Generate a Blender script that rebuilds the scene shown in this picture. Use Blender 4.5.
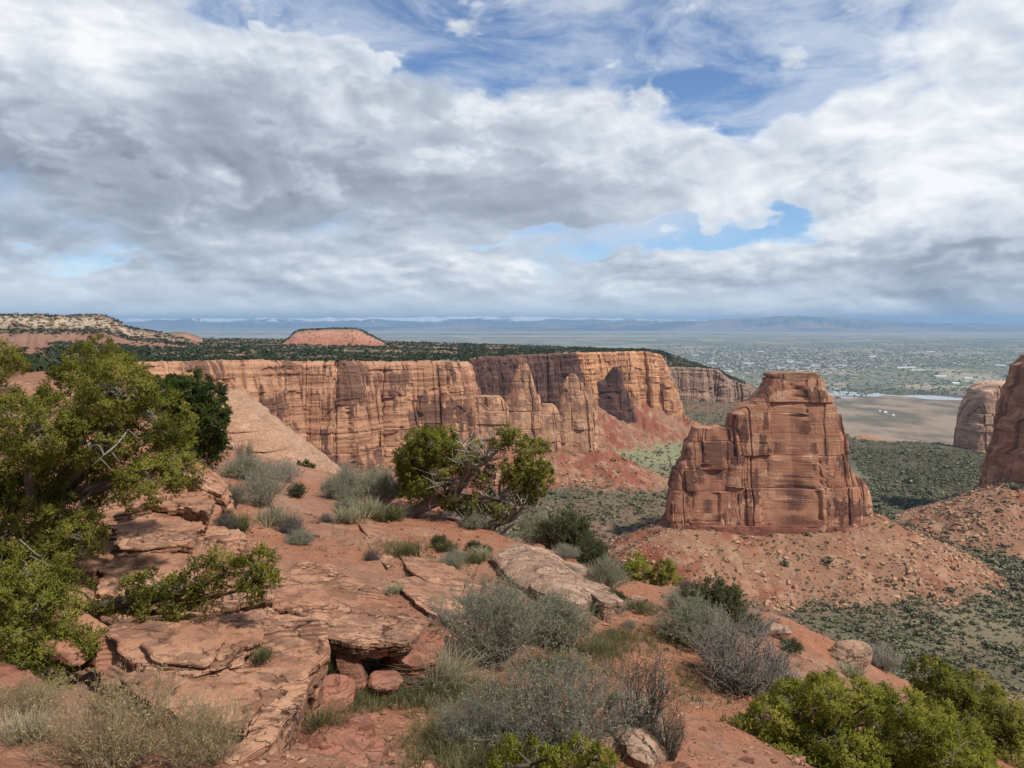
import bpy, math, random
import numpy as np
from math import radians as R
from mathutils import Vector

random.seed(7)
RNG = np.random.default_rng(7)
S = bpy.context.scene
COL = S.collection
for o in list(bpy.data.objects):
    bpy.data.objects.remove(o)

# ------------------------------------------------------------------ camera
F = 760.0
PITCH = R(4.67)
SUN_AZ, SUN_EL = R(128), R(52)          # clockwise from +Y (view direction), elevation
cd = bpy.data.cameras.new('camera')
cam = bpy.data.objects.new('camera', cd)
COL.objects.link(cam)
cd.sensor_width = 36.0
cd.lens = 36.0 * F / 1024.0
cd.clip_start = 0.05
cd.clip_end = 300000
cam.location = (0, 0, 0)
cam.rotation_euler = (math.pi / 2 - PITCH, 0, 0)
S.camera = cam
CP, SP = math.cos(PITCH), math.sin(PITCH)


def P(px, py, d):
    """world point seen at pixel (px, py) at forward distance d"""
    a, b = (px - 512) / F, (384 - py) / F
    t = d / (CP + b * SP)
    return np.array([a * t, d, (-SP + b * CP) * t])


def PX(p):
    x, y, z = p[..., 0], p[..., 1], p[..., 2]
    dep = y * CP - z * SP
    up = y * SP + z * CP
    return 512 + F * x / dep, 384 - F * up / dep, dep


# ------------------------------------------------------------------ world
class NT:
    """tiny helper to write node maths"""

    def __init__(s, tree):
        s.t = tree

    def n(s, typ, **kw):
        nd = s.t.nodes.new(typ)
        for k, v in kw.items():
            setattr(nd, k, v)
        return nd

    def link(s, a, b):
        if isinstance(a, (int, float, tuple, list)):
            if isinstance(a, (tuple, list)) and len(a) == 3 and b.type == 'RGBA':
                a = (*a, 1)
            b.default_value = a
        else:
            s.t.links.new(a, b)

    def m(s, op, a, b=0.0, c=None, clamp=False):
        nd = s.n('ShaderNodeMath', operation=op, use_clamp=clamp)
        s.link(a, nd.inputs[0])
        s.link(b, nd.inputs[1])
        if c is not None:
            s.link(c, nd.inputs[2])
        return nd.outputs[0]

    def ss(s, x, lo, hi, o0=0.0, o1=1.0, kind='SMOOTHSTEP'):
        nd = s.n('ShaderNodeMapRange', interpolation_type=kind)
        s.link(x, nd.inputs[0])
        for i, v in enumerate((lo, hi, o0, o1)):
            s.link(v, nd.inputs[i + 1])
        return nd.outputs[0]

    def mix(s, f, a, b, blend='MIX'):
        nd = s.n('ShaderNodeMix', data_type='RGBA', blend_type=blend)
        s.link(f, nd.inputs['Factor'])
        s.link(a, nd.inputs['A'] if False else nd.inputs[6])
        s.link(b, nd.inputs[7])
        return nd.outputs[2]

    def noise(s, vec, scale, detail=4, rough=0.55, dist=0.0, lac=2.0):
        nd = s.n('ShaderNodeTexNoise')
        s.link(vec, nd.inputs['Vector'])
        nd.inputs['Scale'].default_value = scale
        nd.inputs['Detail'].default_value = detail
        nd.inputs['Roughness'].default_value = rough
        nd.inputs['Distortion'].default_value = dist
        nd.inputs['Lacunarity'].default_value = lac
        return nd.outputs['Fac']

    def noise2(s, *a, **k):
        o = s.noise(*a, **k)
        o.node.noise_dimensions = '2D'
        return o

    def vor(s, vec, scale, feature='F1', out='Distance', rnd=1.0):
        nd = s.n('ShaderNodeTexVoronoi', feature=feature)
        s.link(vec, nd.inputs['Vector'])
        nd.inputs['Scale'].default_value = scale
        nd.inputs['Randomness'].default_value = rnd
        return nd.outputs[out]

    def mapping(s, vec, scale=(1, 1, 1), loc=(0, 0, 0), rot=(0, 0, 0)):
        nd = s.n('ShaderNodeMapping')
        s.link(vec, nd.inputs[0])
        nd.inputs['Location'].default_value = loc
        nd.inputs['Rotation'].default_value = rot
        nd.inputs['Scale'].default_value = scale
        return nd.outputs[0]

    def xyz(s, x, y, z):
        nd = s.n('ShaderNodeCombineXYZ')
        s.link(x, nd.inputs[0]); s.link(y, nd.inputs[1]); s.link(z, nd.inputs[2])
        return nd.outputs[0]

    def sep(s, v):
        nd = s.n('ShaderNodeSeparateXYZ')
        s.link(v, nd.inputs[0])
        return nd.outputs


W = bpy.data.worlds.new('World')
S.world = W
W.use_nodes = True
W.node_tree.nodes.clear()
w = NT(W.node_tree)
WSTR = 0.1
sky = w.n('ShaderNodeTexSky', sky_type='NISHITA', sun_disc=False)
sky.sun_elevation = SUN_EL
sky.sun_rotation = SUN_AZ
sky.air_density = 1.0
sky.dust_density = 0.6
sky.ozone_density = 2.5
sky.altitude = 1700
tc = w.n('ShaderNodeTexCoord')
vx, vy, vz = w.sep(tc.outputs['Generated'])
az = w.m('ARCTAN2', vx, vy)
el = w.m('ARCSINE', vz)
elp = w.m('MAXIMUM', el, 0.0)


def dir_px(px, py):
    a, b = (px - 512) / F, (384 - py) / F
    v = np.array([a, CP + b * SP, -SP + b * CP])
    v /= np.linalg.norm(v)
    return math.atan2(v[0], v[1]), math.asin(v[2])


# cloud noise lives on the sky's own dome: azimuth and elevation, flatter towards the horizon
elw = w.m('POWER', w.m('MULTIPLY', elp, 1.4), .85)
ang = w.xyz(az, w.m('MULTIPLY', elw, 1.25), 0.0)


def shift(v, dx, dz_):
    return w.mapping(v, (1, 1, 1), (dx, dz_, 0))


def warped(v, sc_, amt, off):
    nd = w.n('ShaderNodeTexNoise', noise_dimensions='2D')
    w.link(w.mapping(v, (1, 1, 1), (off[0], off[2], 0)), nd.inputs['Vector'])
    nd.inputs['Scale'].default_value = sc_; nd.inputs['Detail'].default_value = 4
    o_ = w.n('ShaderNodeVectorMath', operation='MULTIPLY_ADD')
    sub = w.n('ShaderNodeVectorMath', operation='SUBTRACT'); w.link(nd.outputs['Color'], sub.inputs[0]); sub.inputs[1].default_value = (.5, .5, .5)
    w.link(sub.outputs[0], o_.inputs[0]); o_.inputs[1].default_value = (amt, amt, 0); w.link(v, o_.inputs[2])
    return o_.outputs[0]


aw = warped(ang, 3.0, .16, (2, 0, 5))
aw2 = warped(aw, 11.0, .035, (7, 0, 1))
nb = w.noise2(shift(aw2, 4.2, 1.3), 3.6, 10, .54)
sh1 = w.noise2(shift(aw2, 4.2, 1.3), 3.6, 4.5, .50)
sh2 = w.noise2(shift(aw2, 4.2 + .014, 1.3 + .036), 3.6, 4.5, .50)
relief = w.m('SUBTRACT', sh1, sh2)
nf = w.noise2(shift(aw2, 9.0, 4.0), 11, 6, .55)
nf2 = w.noise2(shift(aw2, 9.0 + .005, 4.0 + .012), 11, 4, .5)
nf1 = w.noise2(shift(aw2, 9.0, 4.0), 11, 4, .5)


def billow(v, sc_, det=3.0):
    nd = w.n('ShaderNodeTexVoronoi', feature='F1', voronoi_dimensions='2D')
    w.link(v, nd.inputs['Vector'])
    nd.inputs['Scale'].default_value = sc_; nd.inputs['Detail'].default_value = det
    nd.inputs['Roughness'].default_value = .55; nd.inputs['Lacunarity'].default_value = 2.2
    nd.normalize = True
    return w.m('SUBTRACT', 1.0, w.m('MULTIPLY', nd.outputs['Distance'], 1.35))


aw3 = warped(ang, 16.0, .03, (2, 0, 9))
bl1 = billow(shift(aw3, 1.0, 7.7), 9.0)
bl2 = billow(shift(aw3, 1.0 + .006, 7.7 + .016), 9.0)
puff = w.m('ADD', w.m('SUBTRACT', nf1, nf2), w.m('MULTIPLY', w.m('SUBTRACT', bl1, bl2), .55))
nw = w.noise2(w.mapping(warped(ang, 2.0, .3, (1, 0, 8)), (1.0, 1.9, 1), (0, 0, 0), (0, 0, R(24))), 4.0, 8, .62, .3)
lowv = warped(w.xyz(az, w.m('MULTIPLY', el, 2.6), 0.0), 12, .03, (3, 0, 3))
nlow = w.noise2(lowv, 8.0, 7, .55)
nl2 = w.noise2(shift(lowv, .006, .016), 8.0, 5, .52)


def blob(px, py, rx, ry, wgt):
    u, v = dir_px(px, py)
    du = w.m('DIVIDE', w.m('SUBTRACT', azr, u), rx / F)
    dv = w.m('DIVIDE', w.m('SUBTRACT', elr, v), ry / F)
    s2 = w.m('ADD', w.m('MULTIPLY', du, du), w.m('MULTIPLY', dv, dv))
    e = w.m('POWER', 2.718, w.m('MULTIPLY', s2, -1.0))
    return w.m('MULTIPLY', e, wgt)


# ragged borders for every cloud bank
rgd = w.n('ShaderNodeTexNoise', noise_dimensions='2D'); w.link(ang, rgd.inputs['Vector'])
rgd.inputs['Scale'].default_value = 9; rgd.inputs['Detail'].default_value = 6
rx_, ry_, rz_ = w.sep(rgd.outputs['Color'])
azr = w.m('ADD', az, w.m('MULTIPLY', w.m('SUBTRACT', rx_, .5), .26))
elr = w.m('ADD', el, w.m('MULTIPLY', w.m('SUBTRACT', ry_, .5), .11))


def total(items):
    acc = None
    for it in items:
        b = blob(*it)
        acc = b if acc is None else w.m('ADD', acc, b)
    return acc


COVER = [(110, 130, 260, 120, .30), (300, 90, 110, 50, .22), (560, 165, 240, 60, .34), (930, 190, 200, 130, .34),
         (500, 278, 600, 22, .16), (60, 25, 170, 40, .24), (560, 215, 120, 20, .12),
         (330, 14, 110, 26, -.60), (440, 40, 80, 34, -.46), (580, 30, 270, 48, -.36), (780, 102, 110, 30, -.52), (720, 60, 160, 40, -.20),
         (690, 230, 120, 15, -.66), (490, 236, 40, 6, -.30), (430, 262, 50, 6, -.22),
         (598, 268, 34, 8, -.34), (110, 267, 60, 6, -.14)]
BRIGHT = [(200, 65, 110, 36, .16), (50, 50, 120, 40, .16), (270, 40, 60, 14, .34), (345, 55, 70, 18, .34), (120, 55, 60, 40, .16), (600, 112, 100, 18, .30), (950, 80, 240, 120, .30), (880, 215, 140, 50, .16),
          (480, 275, 70, 9, .46), (690, 258, 80, 12, .22), (110, 172, 190, 38, -.38), (280, 180, 80, 26, -.16), (20, 236, 60, 16, -.30), (235, 92, 75, 40, -.36),
          (600, 190, 190, 26, -.10), (985, 262, 50, 14, -.30), (905, 235, 60, 8, -.16), (211, 180, 22, 11, .62), (860, 190, 110, 40, .14),
          (330, 225, 320, 22, -.05), (450, 305, 420, 10, .16), (770, 285, 40, 20, .10), (660, 292, 40, 20, -.10), (940, 304, 120, 20, -.52), (745, 290, 16, 30, .12), (860, 280, 20, 40, .10)]
cov = w.m('ADD', w.m('ADD', w.m('MULTIPLY', w.m('SUBTRACT', nb, .5), 1.15), total(COVER)), .13)
lowamt = w.ss(el, .03, .16, 1.0, 0.0)
cov = w.m('ADD', cov, w.m('MULTIPLY', lowamt, w.m('MULTIPLY', w.m('SUBTRACT', nlow, .48), .8)))
cov = w.m('ADD', cov, w.m('MULTIPLY', w.m('SUBTRACT', nf, .5), .16))
dens = w.ss(cov, -.10, .24)
wisp = w.m('MULTIPLY', w.ss(nw, .38, .70), .72)
bri = w.m('ADD', total(BRIGHT), .50)
bri = w.m('ADD', bri, w.m('MULTIPLY', relief, 1.7))
bri = w.m('ADD', bri, w.m('MULTIPLY', puff, .42))
bri = w.m('ADD', bri, w.m('MULTIPLY', w.m('SUBTRACT', nf, .5), .10))
bri = w.m('ADD', bri, w.m('MULTIPLY', lowamt, w.m('MULTIPLY', w.m('SUBTRACT', nlow, nl2), 1.7)))
# nearer, crisper heaps in front of the bank: bright on the rim, grey inside
HEAPS = [(235, 95, 95, 42, .50), (130, 130, 120, 40, .22), (90, 190, 170, 26, .40), (250, 165, 70, 20, .25), (211, 179, 26, 10, .52), (15, 238, 45, 13, .52), (560, 150, 100, 26, .22), (690, 165, 110, 28, .24),
         (480, 125, 80, 26, .28), (520, 276, 90, 12, .36), (690, 280, 100, 12, .34), (600, 262, 40, 8, .26), (965, 262, 60, 12, .42), (900, 240, 60, 6, .30), (150, 284, 90, 8, .22), (850, 215, 90, 22, .15), (270, 42, 50, 15, .34), (345, 62, 60, 18, .38), (610, 112, 90, 16, .28), (40, 40, 90, 26, .24)]
HSHADE = [(235, 95, 90, 44, -.12), (90, 190, 180, 34, -.18), (250, 168, 80, 22, -.16), (211, 179, 28, 12, .50), (15, 238, 50, 14, -.22), (965, 264, 60, 12, -.26), (480, 125, 80, 30, .10), (690, 280, 110, 14, .06), (520, 274, 100, 10, .12), (900, 240, 60, 7, -.14), (330, 60, 90, 26, .24), (610, 112, 100, 20, .20), (40, 40, 100, 30, .16)]
cB = w.m('ADD', w.m('ADD', w.m('MULTIPLY', w.m('SUBTRACT', w.m('ADD', w.m('MULTIPLY', w.noise2(shift(aw2, 1.0, 7.7), 7.0, 9, .56), .5), w.m('MULTIPLY', bl1, .55)), .53), 1.25), total(HEAPS)), -.22)
densB = w.ss(cB, -.03, .13)
briB = w.m('ADD', w.m('ADD', w.ss(cB, .0, .40, .68, .42), total(HSHADE)), w.m('ADD', w.m('MULTIPLY', relief, 1.1), w.m('MULTIPLY', puff, .8)))
bri = w.m('ADD', bri, .02)
# thin borders of a cloud let the light through
bri = w.m('ADD', bri, w.ss(cov, .02, .22, .20, 0.0))
K = 1.0 / WSTR
ramp = w.n('ShaderNodeValToRGB')
cr = ramp.color_ramp
cr.elements[0].position = .0; cr.elements[0].color = (.22, .25, .31, 1)
cr.elements[1].position = 1.; cr.elements[1].color = (.80, .82, .84, 1)
e = cr.elements.new(.35); e.color = (.33, .37, .44, 1)
e = cr.elements.new(.62); e.color = (.475, .525, .60, 1)
brm = w.m('ADD', w.m('MULTIPLY', bri, w.m('SUBTRACT', 1.0, w.m('MULTIPLY', densB, .8))), w.m('MULTIPLY', briB, w.m('MULTIPLY', densB, .8)))
w.link(brm, ramp.inputs[0])
cloud = w.mix(1.0, ramp.outputs[0], (K, K, K), 'MULTIPLY')
dens = w.m('MAXIMUM', dens, w.m('MULTIPLY', densB, .9))
skyc = w.mix(1.0, sky.outputs[0], (.93, 1.03, 1.14), 'MULTIPLY')
sky1 = w.mix(wisp, skyc, (.54 * K, .60 * K, .70 * K))
# unseen clouds behind the camera, made darker to weaken the fill light
thick = w.ss(vy, -.45, .25, .42, 1.0)  # darkening factor for the unseen clouds, not their thickness
cloud = w.mix(1.0, cloud, w.xyz(thick, thick, thick), 'MULTIPLY')
sky2 = w.mix(dens, sky1, cloud)
# pale veil low over the plain (distant rain and cloud bases)
veil = w.m('MULTIPLY', w.m('MULTIPLY', w.ss(el, .0, .075, 1.0, 0.0), w.ss(nlow, .30, .62, .45, .85)), w.m('SUBTRACT', 1.0, blob(935, 305, 120, 20, .85)))
sky3 = w.mix(veil, sky2, (.62 * K, .68 * K, .745 * K))
bg = w.n('ShaderNodeBackground')
w.link(sky3, bg.inputs[0])
bg.inputs[1].default_value = WSTR
wo = w.n('ShaderNodeOutputWorld')
w.link(bg.outputs[0], wo.inputs[0])
W.cycles.sampling_method = 'MANUAL'
W.cycles.sample_map_resolution = 512

# ------------------------------------------------------------------ sun
sd = bpy.data.lights.new('sun', 'SUN')
sd.energy = 3.9
sd.angle = R(3.0)
sd.color = (1.0, .95, .88)
sun = bpy.data.objects.new('sun', sd)
COL.objects.link(sun)
sdir = Vector((math.sin(SUN_AZ) * math.cos(SUN_EL), math.cos(SUN_AZ) * math.cos(SUN_EL), math.sin(SUN_EL)))
sun.rotation_euler = sdir.to_track_quat('Z', 'Y').to_euler()
sun.location = (0, 0, 50)

vs = S.view_settings
vs.view_transform = 'Standard'
vs.look = 'None'
vs.exposure = 0.28
vs.gamma = 1.0
vs.use_curve_mapping = False
S.cycles.use_denoising = True
S.cycles.max_bounces = 5
S.cycles.diffuse_bounces = 3
S.cycles.volume_bounces = 0
S.cycles.transparent_max_bounces = 8
S.cycles.caustics_reflective = False
S.cycles.caustics_refractive = False

#NUMPYMARK
# ------------------------------------------------------------------ numpy noise
_perm = np.random.default_rng(3).permutation(256)
_perm = np.concatenate([_perm, _perm, _perm]).astype(np.int64)
_g = np.random.default_rng(5).normal(size=(256, 3))
_g /= np.linalg.norm(_g, axis=1)[:, None]


def perlin(p):
    p = np.asarray(p, float)
    i = np.floor(p).astype(np.int64)
    f = p - i
    u = f * f * f * (f * (f * 6 - 15) + 10)
    i &= 255
    out = 0
    for dx in (0, 1):
        wx = u[:, 0] if dx else 1 - u[:, 0]
        for dy in (0, 1):
            wy = u[:, 1] if dy else 1 - u[:, 1]
            for dzz in (0, 1):
                wz = u[:, 2] if dzz else 1 - u[:, 2]
                h = _perm[_perm[_perm[(i[:, 0] + dx) & 255] + ((i[:, 1] + dy) & 255)] + ((i[:, 2] + dzz) & 255)]
                g = _g[h]
                out = out + wx * wy * wz * (g[:, 0] * (f[:, 0] - dx) + g[:, 1] * (f[:, 1] - dy) + g[:, 2] * (f[:, 2] - dzz))
    return out


def fbm(p, octv=4, gain=.5, lac=2.03):
    p = np.asarray(p, float)
    s, a, f = 0, 1.0, 1.0
    for k in range(octv):
        s = s + a * perlin(p * f + 17.3 * k)
        a *= gain
        f *= lac
    return s


def cells(p, jitter=.8, seed=0):
    """nearest jittered cell: (random value of it, distance to its border)"""
    p = np.asarray(p, float)
    i = np.floor(p).astype(np.int64)
    b1 = np.full(len(p), 1e9); b2 = b1.copy(); val = np.zeros(len(p))
    for dx in (-1, 0, 1):
        for dy in (-1, 0, 1):
            for dzz in (-1, 0, 1):
                c = i + np.array([dx, dy, dzz])
                cc = (c + seed * 31) & 255
                h = _perm[_perm[_perm[cc[:, 0]] + cc[:, 1]] + cc[:, 2]]
                j = np.stack([_perm[h], _perm[h + 57], _perm[h + 131]], 1) / 255.0
                q_ = c + .5 + (j - .5) * jitter
                d = ((q_ - p) ** 2).sum(1)
                nearer = d < b1
                b2 = np.where(nearer, b1, np.minimum(b2, d))
                val = np.where(nearer, _perm[h + 200] / 255.0, val)
                b1 = np.where(nearer, d, b1)
    return val, np.sqrt(b2) - np.sqrt(b1)


def hsh(a, b=0.0):
    v = np.sin(np.asarray(a) * 127.1 + np.asarray(b) * 311.7 + 17.0) * 43758.5453
    return v - np.floor(v)


def bricks(u, z, seed, rowh, colw):
    """blocks between bedding planes (rows) and joints (columns): random value of the block, distance to its edge"""
    rg_ = np.random.default_rng(seed + 900)
    lo, hi = z.min() - 1, z.max() + 1
    hs = rg_.uniform(.45, 1.55, int((hi - lo) / rowh * 2) + 6) * rowh
    ed = lo - rowh * rg_.random() + np.concatenate([[0], np.cumsum(hs)])
    row = np.clip(np.searchsorted(ed, z) - 1, 0, len(ed) - 2)
    dz_ = np.minimum(z - ed[row], ed[row + 1] - z)
    w_ = colw * (.65 + .7 * hsh(row, seed + .3))
    cu = u / w_ + hsh(row, seed + .7) * 10
    k = np.floor(cu)
    j = lambda kk: .42 * (hsh(kk, row * 1.7 + seed) - .5) * 2
    k = np.where(cu < k + j(k), k - 1, np.where(cu >= k + 1 + j(k + 1), k + 1, k))
    du = np.minimum(cu - k - j(k), k + 1 + j(k + 1) - cu) * w_
    return hsh(k * 1.31, row * 2.7 + seed + .11), np.minimum(du, dz_), du


def smooth(x, a, b):
    t = np.clip((x - a) / (b - a), 0, 1)
    return t * t * (3 - 2 * t)


class TPS:
    def __init__(s, pts, vals, lam=1e-3, scale=1.0):
        s.sc = scale
        s.p = np.asarray(pts, float) / scale
        n = len(s.p)
        K_ = s.k(s.p, s.p) + lam * np.eye(n)
        Q = np.hstack([np.ones((n, 1)), s.p])
        A = np.block([[K_, Q], [Q.T, np.zeros((3, 3))]])
        s.w = np.linalg.solve(A, np.concatenate([vals, np.zeros(3)]))

    @staticmethod
    def k(a, b):
        d2 = ((a[:, None, :] - b[None]) ** 2).sum(-1)
        return .5 * d2 * np.log(d2 + 1e-12)

    def __call__(s, q_):
        q_ = np.asarray(q_, float) / s.sc
        out = np.empty(len(q_))
        n = len(s.p)
        for a in range(0, len(q_), 60000):
            c = q_[a:a + 60000]
            out[a:a + 60000] = s.k(c, s.p) @ s.w[:n] + s.w[n] + c @ s.w[n + 1:]
        return out


def seg_dist(p, poly, extra=None):
    """distance of points p (n,2) to an open polyline; also the value EXTRA interpolated along it"""
    best = np.full(len(p), 1e18)
    ex = np.zeros(len(p))
    for k in range(len(poly) - 1):
        a, b = poly[k], poly[k + 1]
        ab = b - a
        t = np.clip(((p - a) @ ab) / (ab @ ab + 1e-12), 0, 1)
        d = ((p - a - t[:, None] * ab) ** 2).sum(1)
        m = d < best
        best = np.where(m, d, best)
        if extra is not None:
            ex = np.where(m, extra[k] + t * (extra[k + 1] - extra[k]), ex)
    return np.sqrt(best), ex


def in_poly(p, poly):
    x, y = p[:, 0], p[:, 1]
    ins = np.zeros(len(p), bool)
    n = len(poly)
    for k in range(n):
        x1, y1 = poly[k]; x2, y2 = poly[(k + 1) % n]
        c = (y1 > y) != (y2 > y)
        xi = (x2 - x1) * (y - y1) / ((y2 - y1) if y2 != y1 else 1e-9) + x1
        ins ^= c & (x < xi)
    return ins


# ------------------------------------------------------------------ object helpers
def mesh(name, v, f, mats=None, smooth_=True, attrs=None, fmat=None):
    v = np.asarray(v, np.float32)
    me = bpy.data.meshes.new(name)
    if isinstance(f, np.ndarray):
        k = f.shape[1]
        me.vertices.add(len(v)); me.vertices.foreach_set('co', v.ravel())
        me.loops.add(f.size); me.loops.foreach_set('vertex_index', f.astype(np.int32).ravel())
        me.polygons.add(len(f))
        me.polygons.foreach_set('loop_start', np.arange(0, f.size, k, dtype=np.int32))
        me.update(calc_edges=True)
    else:
        me.from_pydata(v.tolist(), [], f)
        me.update()
    me.polygons.foreach_set('use_smooth', np.full(len(me.polygons), smooth_, bool))
    for m in (mats or []):
        me.materials.append(m)
    if fmat is not None:
        me.polygons.foreach_set('material_index', np.asarray(fmat, np.int32))
    for an, av in (attrs or {}).items():
        av = np.asarray(av, np.float32)
        if av.ndim == 1:
            at = me.attributes.new(an, 'FLOAT', 'POINT'); at.data.foreach_set('value', av)
        else:
            at = me.attributes.new(an, 'FLOAT_COLOR', 'POINT')
            if av.shape[1] == 3:
                av = np.hstack([av, np.ones((len(av), 1), np.float32)])
            at.data.foreach_set('color', av.ravel())
    return me


def obj(name, me, parent=None, loc=None, rot=None, scale=None):
    o = bpy.data.objects.new(name, me)
    COL.objects.link(o)
    if parent is not None:
        o.parent = parent
    if loc is not None:
        o.location = tuple(float(c) for c in loc)
    if rot is not None:
        o.rotation_euler = rot
    if scale is not None:
        o.scale = scale if isinstance(scale, (tuple, list)) else (scale,) * 3
    return o


def tag(o, label, cat, group=None):
    o['label'] = label
    o['category'] = cat
    if group:
        o['group'] = group
    return o


def kind(o, k):
    o['kind'] = k
    return o


def dup(root, loc, rz=0.0, scale=1.0, label=None, group=None):
    r = root.copy(); COL.objects.link(r)
    r.location = tuple(float(c) for c in loc); r.rotation_euler = (0, 0, rz)
    r.scale = scale if isinstance(scale, (tuple, list)) else (scale,) * 3
    if label:
        r['label'] = label
    if group:
        r['group'] = group
    for ch in list(root.children):
        c = ch.copy(); COL.objects.link(c); c.parent = r
    return r


def grid_faces(nu, nv, close_u=False):
    iu = np.arange(nu if close_u else nu - 1)
    iv = np.arange(nv - 1)
    a, b = np.meshgrid(iu, iv, indexing='ij')
    a2 = (a + 1) % nu
    return np.stack([a * nv + b, a2 * nv + b, a2 * nv + b + 1, a * nv + b + 1], -1).reshape(-1, 4)


# ------------------------------------------------------------------ materials
def mat(name):
    m = bpy.data.materials.new(name)
    m.use_nodes = True
    m.node_tree.nodes.clear()
    t = NT(m.node_tree)
    bs = t.n('ShaderNodeBsdfPrincipled')
    out = t.n('ShaderNodeOutputMaterial')
    t.link(bs.outputs[0], out.inputs[0])
    bs.inputs['Roughness'].default_value = .95
    bs.inputs['Specular IOR Level'].default_value = .15
    return m, t, bs, out


def bump(t, h, strength, dist, bs, prev=None):
    b = t.n('ShaderNodeBump')
    t.link(h, b.inputs['Height'])
    b.inputs['Strength'].default_value = strength
    b.inputs['Distance'].default_value = dist
    if prev is not None:
        t.link(prev, b.inputs['Normal'])
    t.link(b.outputs[0], bs.inputs['Normal'])
    return b.outputs[0]


def cliff_material(name, light, mid, dark, scale=1.0, varnish=.5, bandcol=None, bands=1.0):
    """sandstone wall: bedding bands, vertical joints, streaks of desert varnish"""
    m, t, bs, out = mat(name)
    tcn = t.n('ShaderNodeTexCoord').outputs['Object']
    v = t.mapping(tcn, (1 / scale,) * 3)
    big = t.noise(v, .022, 4, .6)
    c = t.mix(t.ss(big, .36, .64), light, mid)
    # bedding: stretched noise, thin along z
    bed = t.noise(t.mapping(v, (.012, .012, .32)), 1.0, 6, .62, .15)
    c = t.mix(t.m('MULTIPLY', t.ss(bed, .46, .60, 0, .55 * bands), t.ss(t.noise(v, .03, 3, .6), .35, .6)), c, [x * .58 for x in mid])
    bed2 = t.noise(t.mapping(v, (.02, .02, .12), (7, 3, 1)), 1.0, 4, .6)
    c = t.mix(t.ss(bed2, .48, .62, 0, .55 * bands), c, bandcol or [min(1, x * 1.18) for x in light])
    # varnish and freshly broken faces follow the blocks (stored with the mesh), frayed by noise
    va = t.n('ShaderNodeAttribute', attribute_name='varnish').outputs['Fac']
    fr_ = t.n('ShaderNodeAttribute', attribute_name='fresh').outputs['Fac']
    fz = t.noise(t.mapping(v, (.30, .30, .12)), 1.0, 6, .7)
    vr = t.ss(t.m('ADD', va, t.m('MULTIPLY', t.m('SUBTRACT', fz, .5), 1.1)), .22, .88)
    c = t.mix(t.m('MULTIPLY', vr, varnish), c, dark)
    fz2 = t.noise(t.mapping(v, (.25, .25, .35), (4, 4, 4)), 1.0, 6, .7)
    fq = t.ss(t.m('ADD', fr_, t.m('MULTIPLY', t.m('SUBTRACT', fz2, .5), 1.1)), .40, .72)
    c = t.mix(t.m('MULTIPLY', fq, .75), c, bandcol or [min(1, x * 1.22) for x in light])
    blk = t.vor(t.mapping(v, (.085, .085, .055)), 1.0, 'F1', 'Color')
    bk = t.sep(blk)[0]
    c = t.mix(t.ss(bk, .55, .6, 0, .12), c, [x * .62 for x in mid])
    # joints
    wv_ = t.noise(v, .05, 3, .5)
    vd = t.n('ShaderNodeVectorMath', operation='MULTIPLY_ADD')
    t.link(t.xyz(wv_, wv_, wv_), vd.inputs[0]); vd.inputs[1].default_value = (3, 3, 5); t.link(v, vd.inputs[2])
    cr1 = t.vor(t.mapping(vd.outputs[0], (.075, .075, .030)), 1.0, 'DISTANCE_TO_EDGE')
    crk = t.ss(cr1, .0, .022, 1, 0)
    crm = t.m('MULTIPLY', crk, t.ss(t.noise(v, .035, 2), .45, .62))
    c = t.mix(t.m('MULTIPLY', crm, .35), c, [x * .4 for x in dark])
    fine = t.noise(v, .55, 5, .65)
    c = t.mix(t.ss(fine, .3, .75, .0, .45), c, [x * .62 for x in mid])
    t.link(c, bs.inputs['Base Color'])
    h = t.m('ADD', t.m('MULTIPLY', bed, .55 * bands), t.m('MULTIPLY', fine, .7))
    h = t.m('ADD', h, t.m('MULTIPLY', crm, -.2))
    bump(t, h, .8, 1.9 * scale, bs)
    return m


M = {}
M['cliff'] = cliff_material('canyon_sandstone', (.50, .275, .165), (.37, .185, .105), (.085, .042, .036), 1.0, .80)
M['cliff_bright'] = cliff_material('orange_sandstone', (.62, .33, .18), (.47, .225, .115), (.15, .07, .05), 1.0, .55)
M['cliff_grey'] = cliff_material('weathered_sandstone', (.40, .26, .185), (.29, .18, .13), (.13, .08, .065), 1.1, .45)
M['monolith'] = cliff_material('monolith_sandstone', (.50, .255, .155), (.34, .155, .092), (.10, .046, .036), .62, .85, (.62, .37, .24), .14)
M['alcove'] = cliff_material('shaded_sandstone', (.155, .082, .060), (.10, .050, .040), (.06, .032, .028), 1.0, .8)  # alcove wall and its ridge: shade put into a darker stone colour
M['right_cliff'] = cliff_material('blocky_sandstone', (.47, .25, .15), (.35, .165, .098), (.15, .07, .05), .7, .45)
M['pale_butte'] = cliff_material('pale_sandstone_cliff', (.60, .40, .28), (.48, .28, .18), (.22, .12, .085), .8, .4)
M['spire'] = cliff_material('spire_sandstone', (.54, .315, .195), (.40, .215, .13), (.12, .06, .05), .8, .5)  # sunlit look of the spires put into a lighter stone colour
M['cap'] = cliff_material('cap_sandstone', (.40, .24, .15), (.27, .14, .085), (.10, .05, .04), .3, .5)
M['mudstone'] = cliff_material('red_mudstone', (.29, .115, .075), (.22, .085, .055), (.09, .035, .03), .35, .4)
M['dome'] = cliff_material('dome_sandstone', (.47, .29, .19), (.38, .22, .135), (.22, .12, .08), .10, .55)


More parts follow.
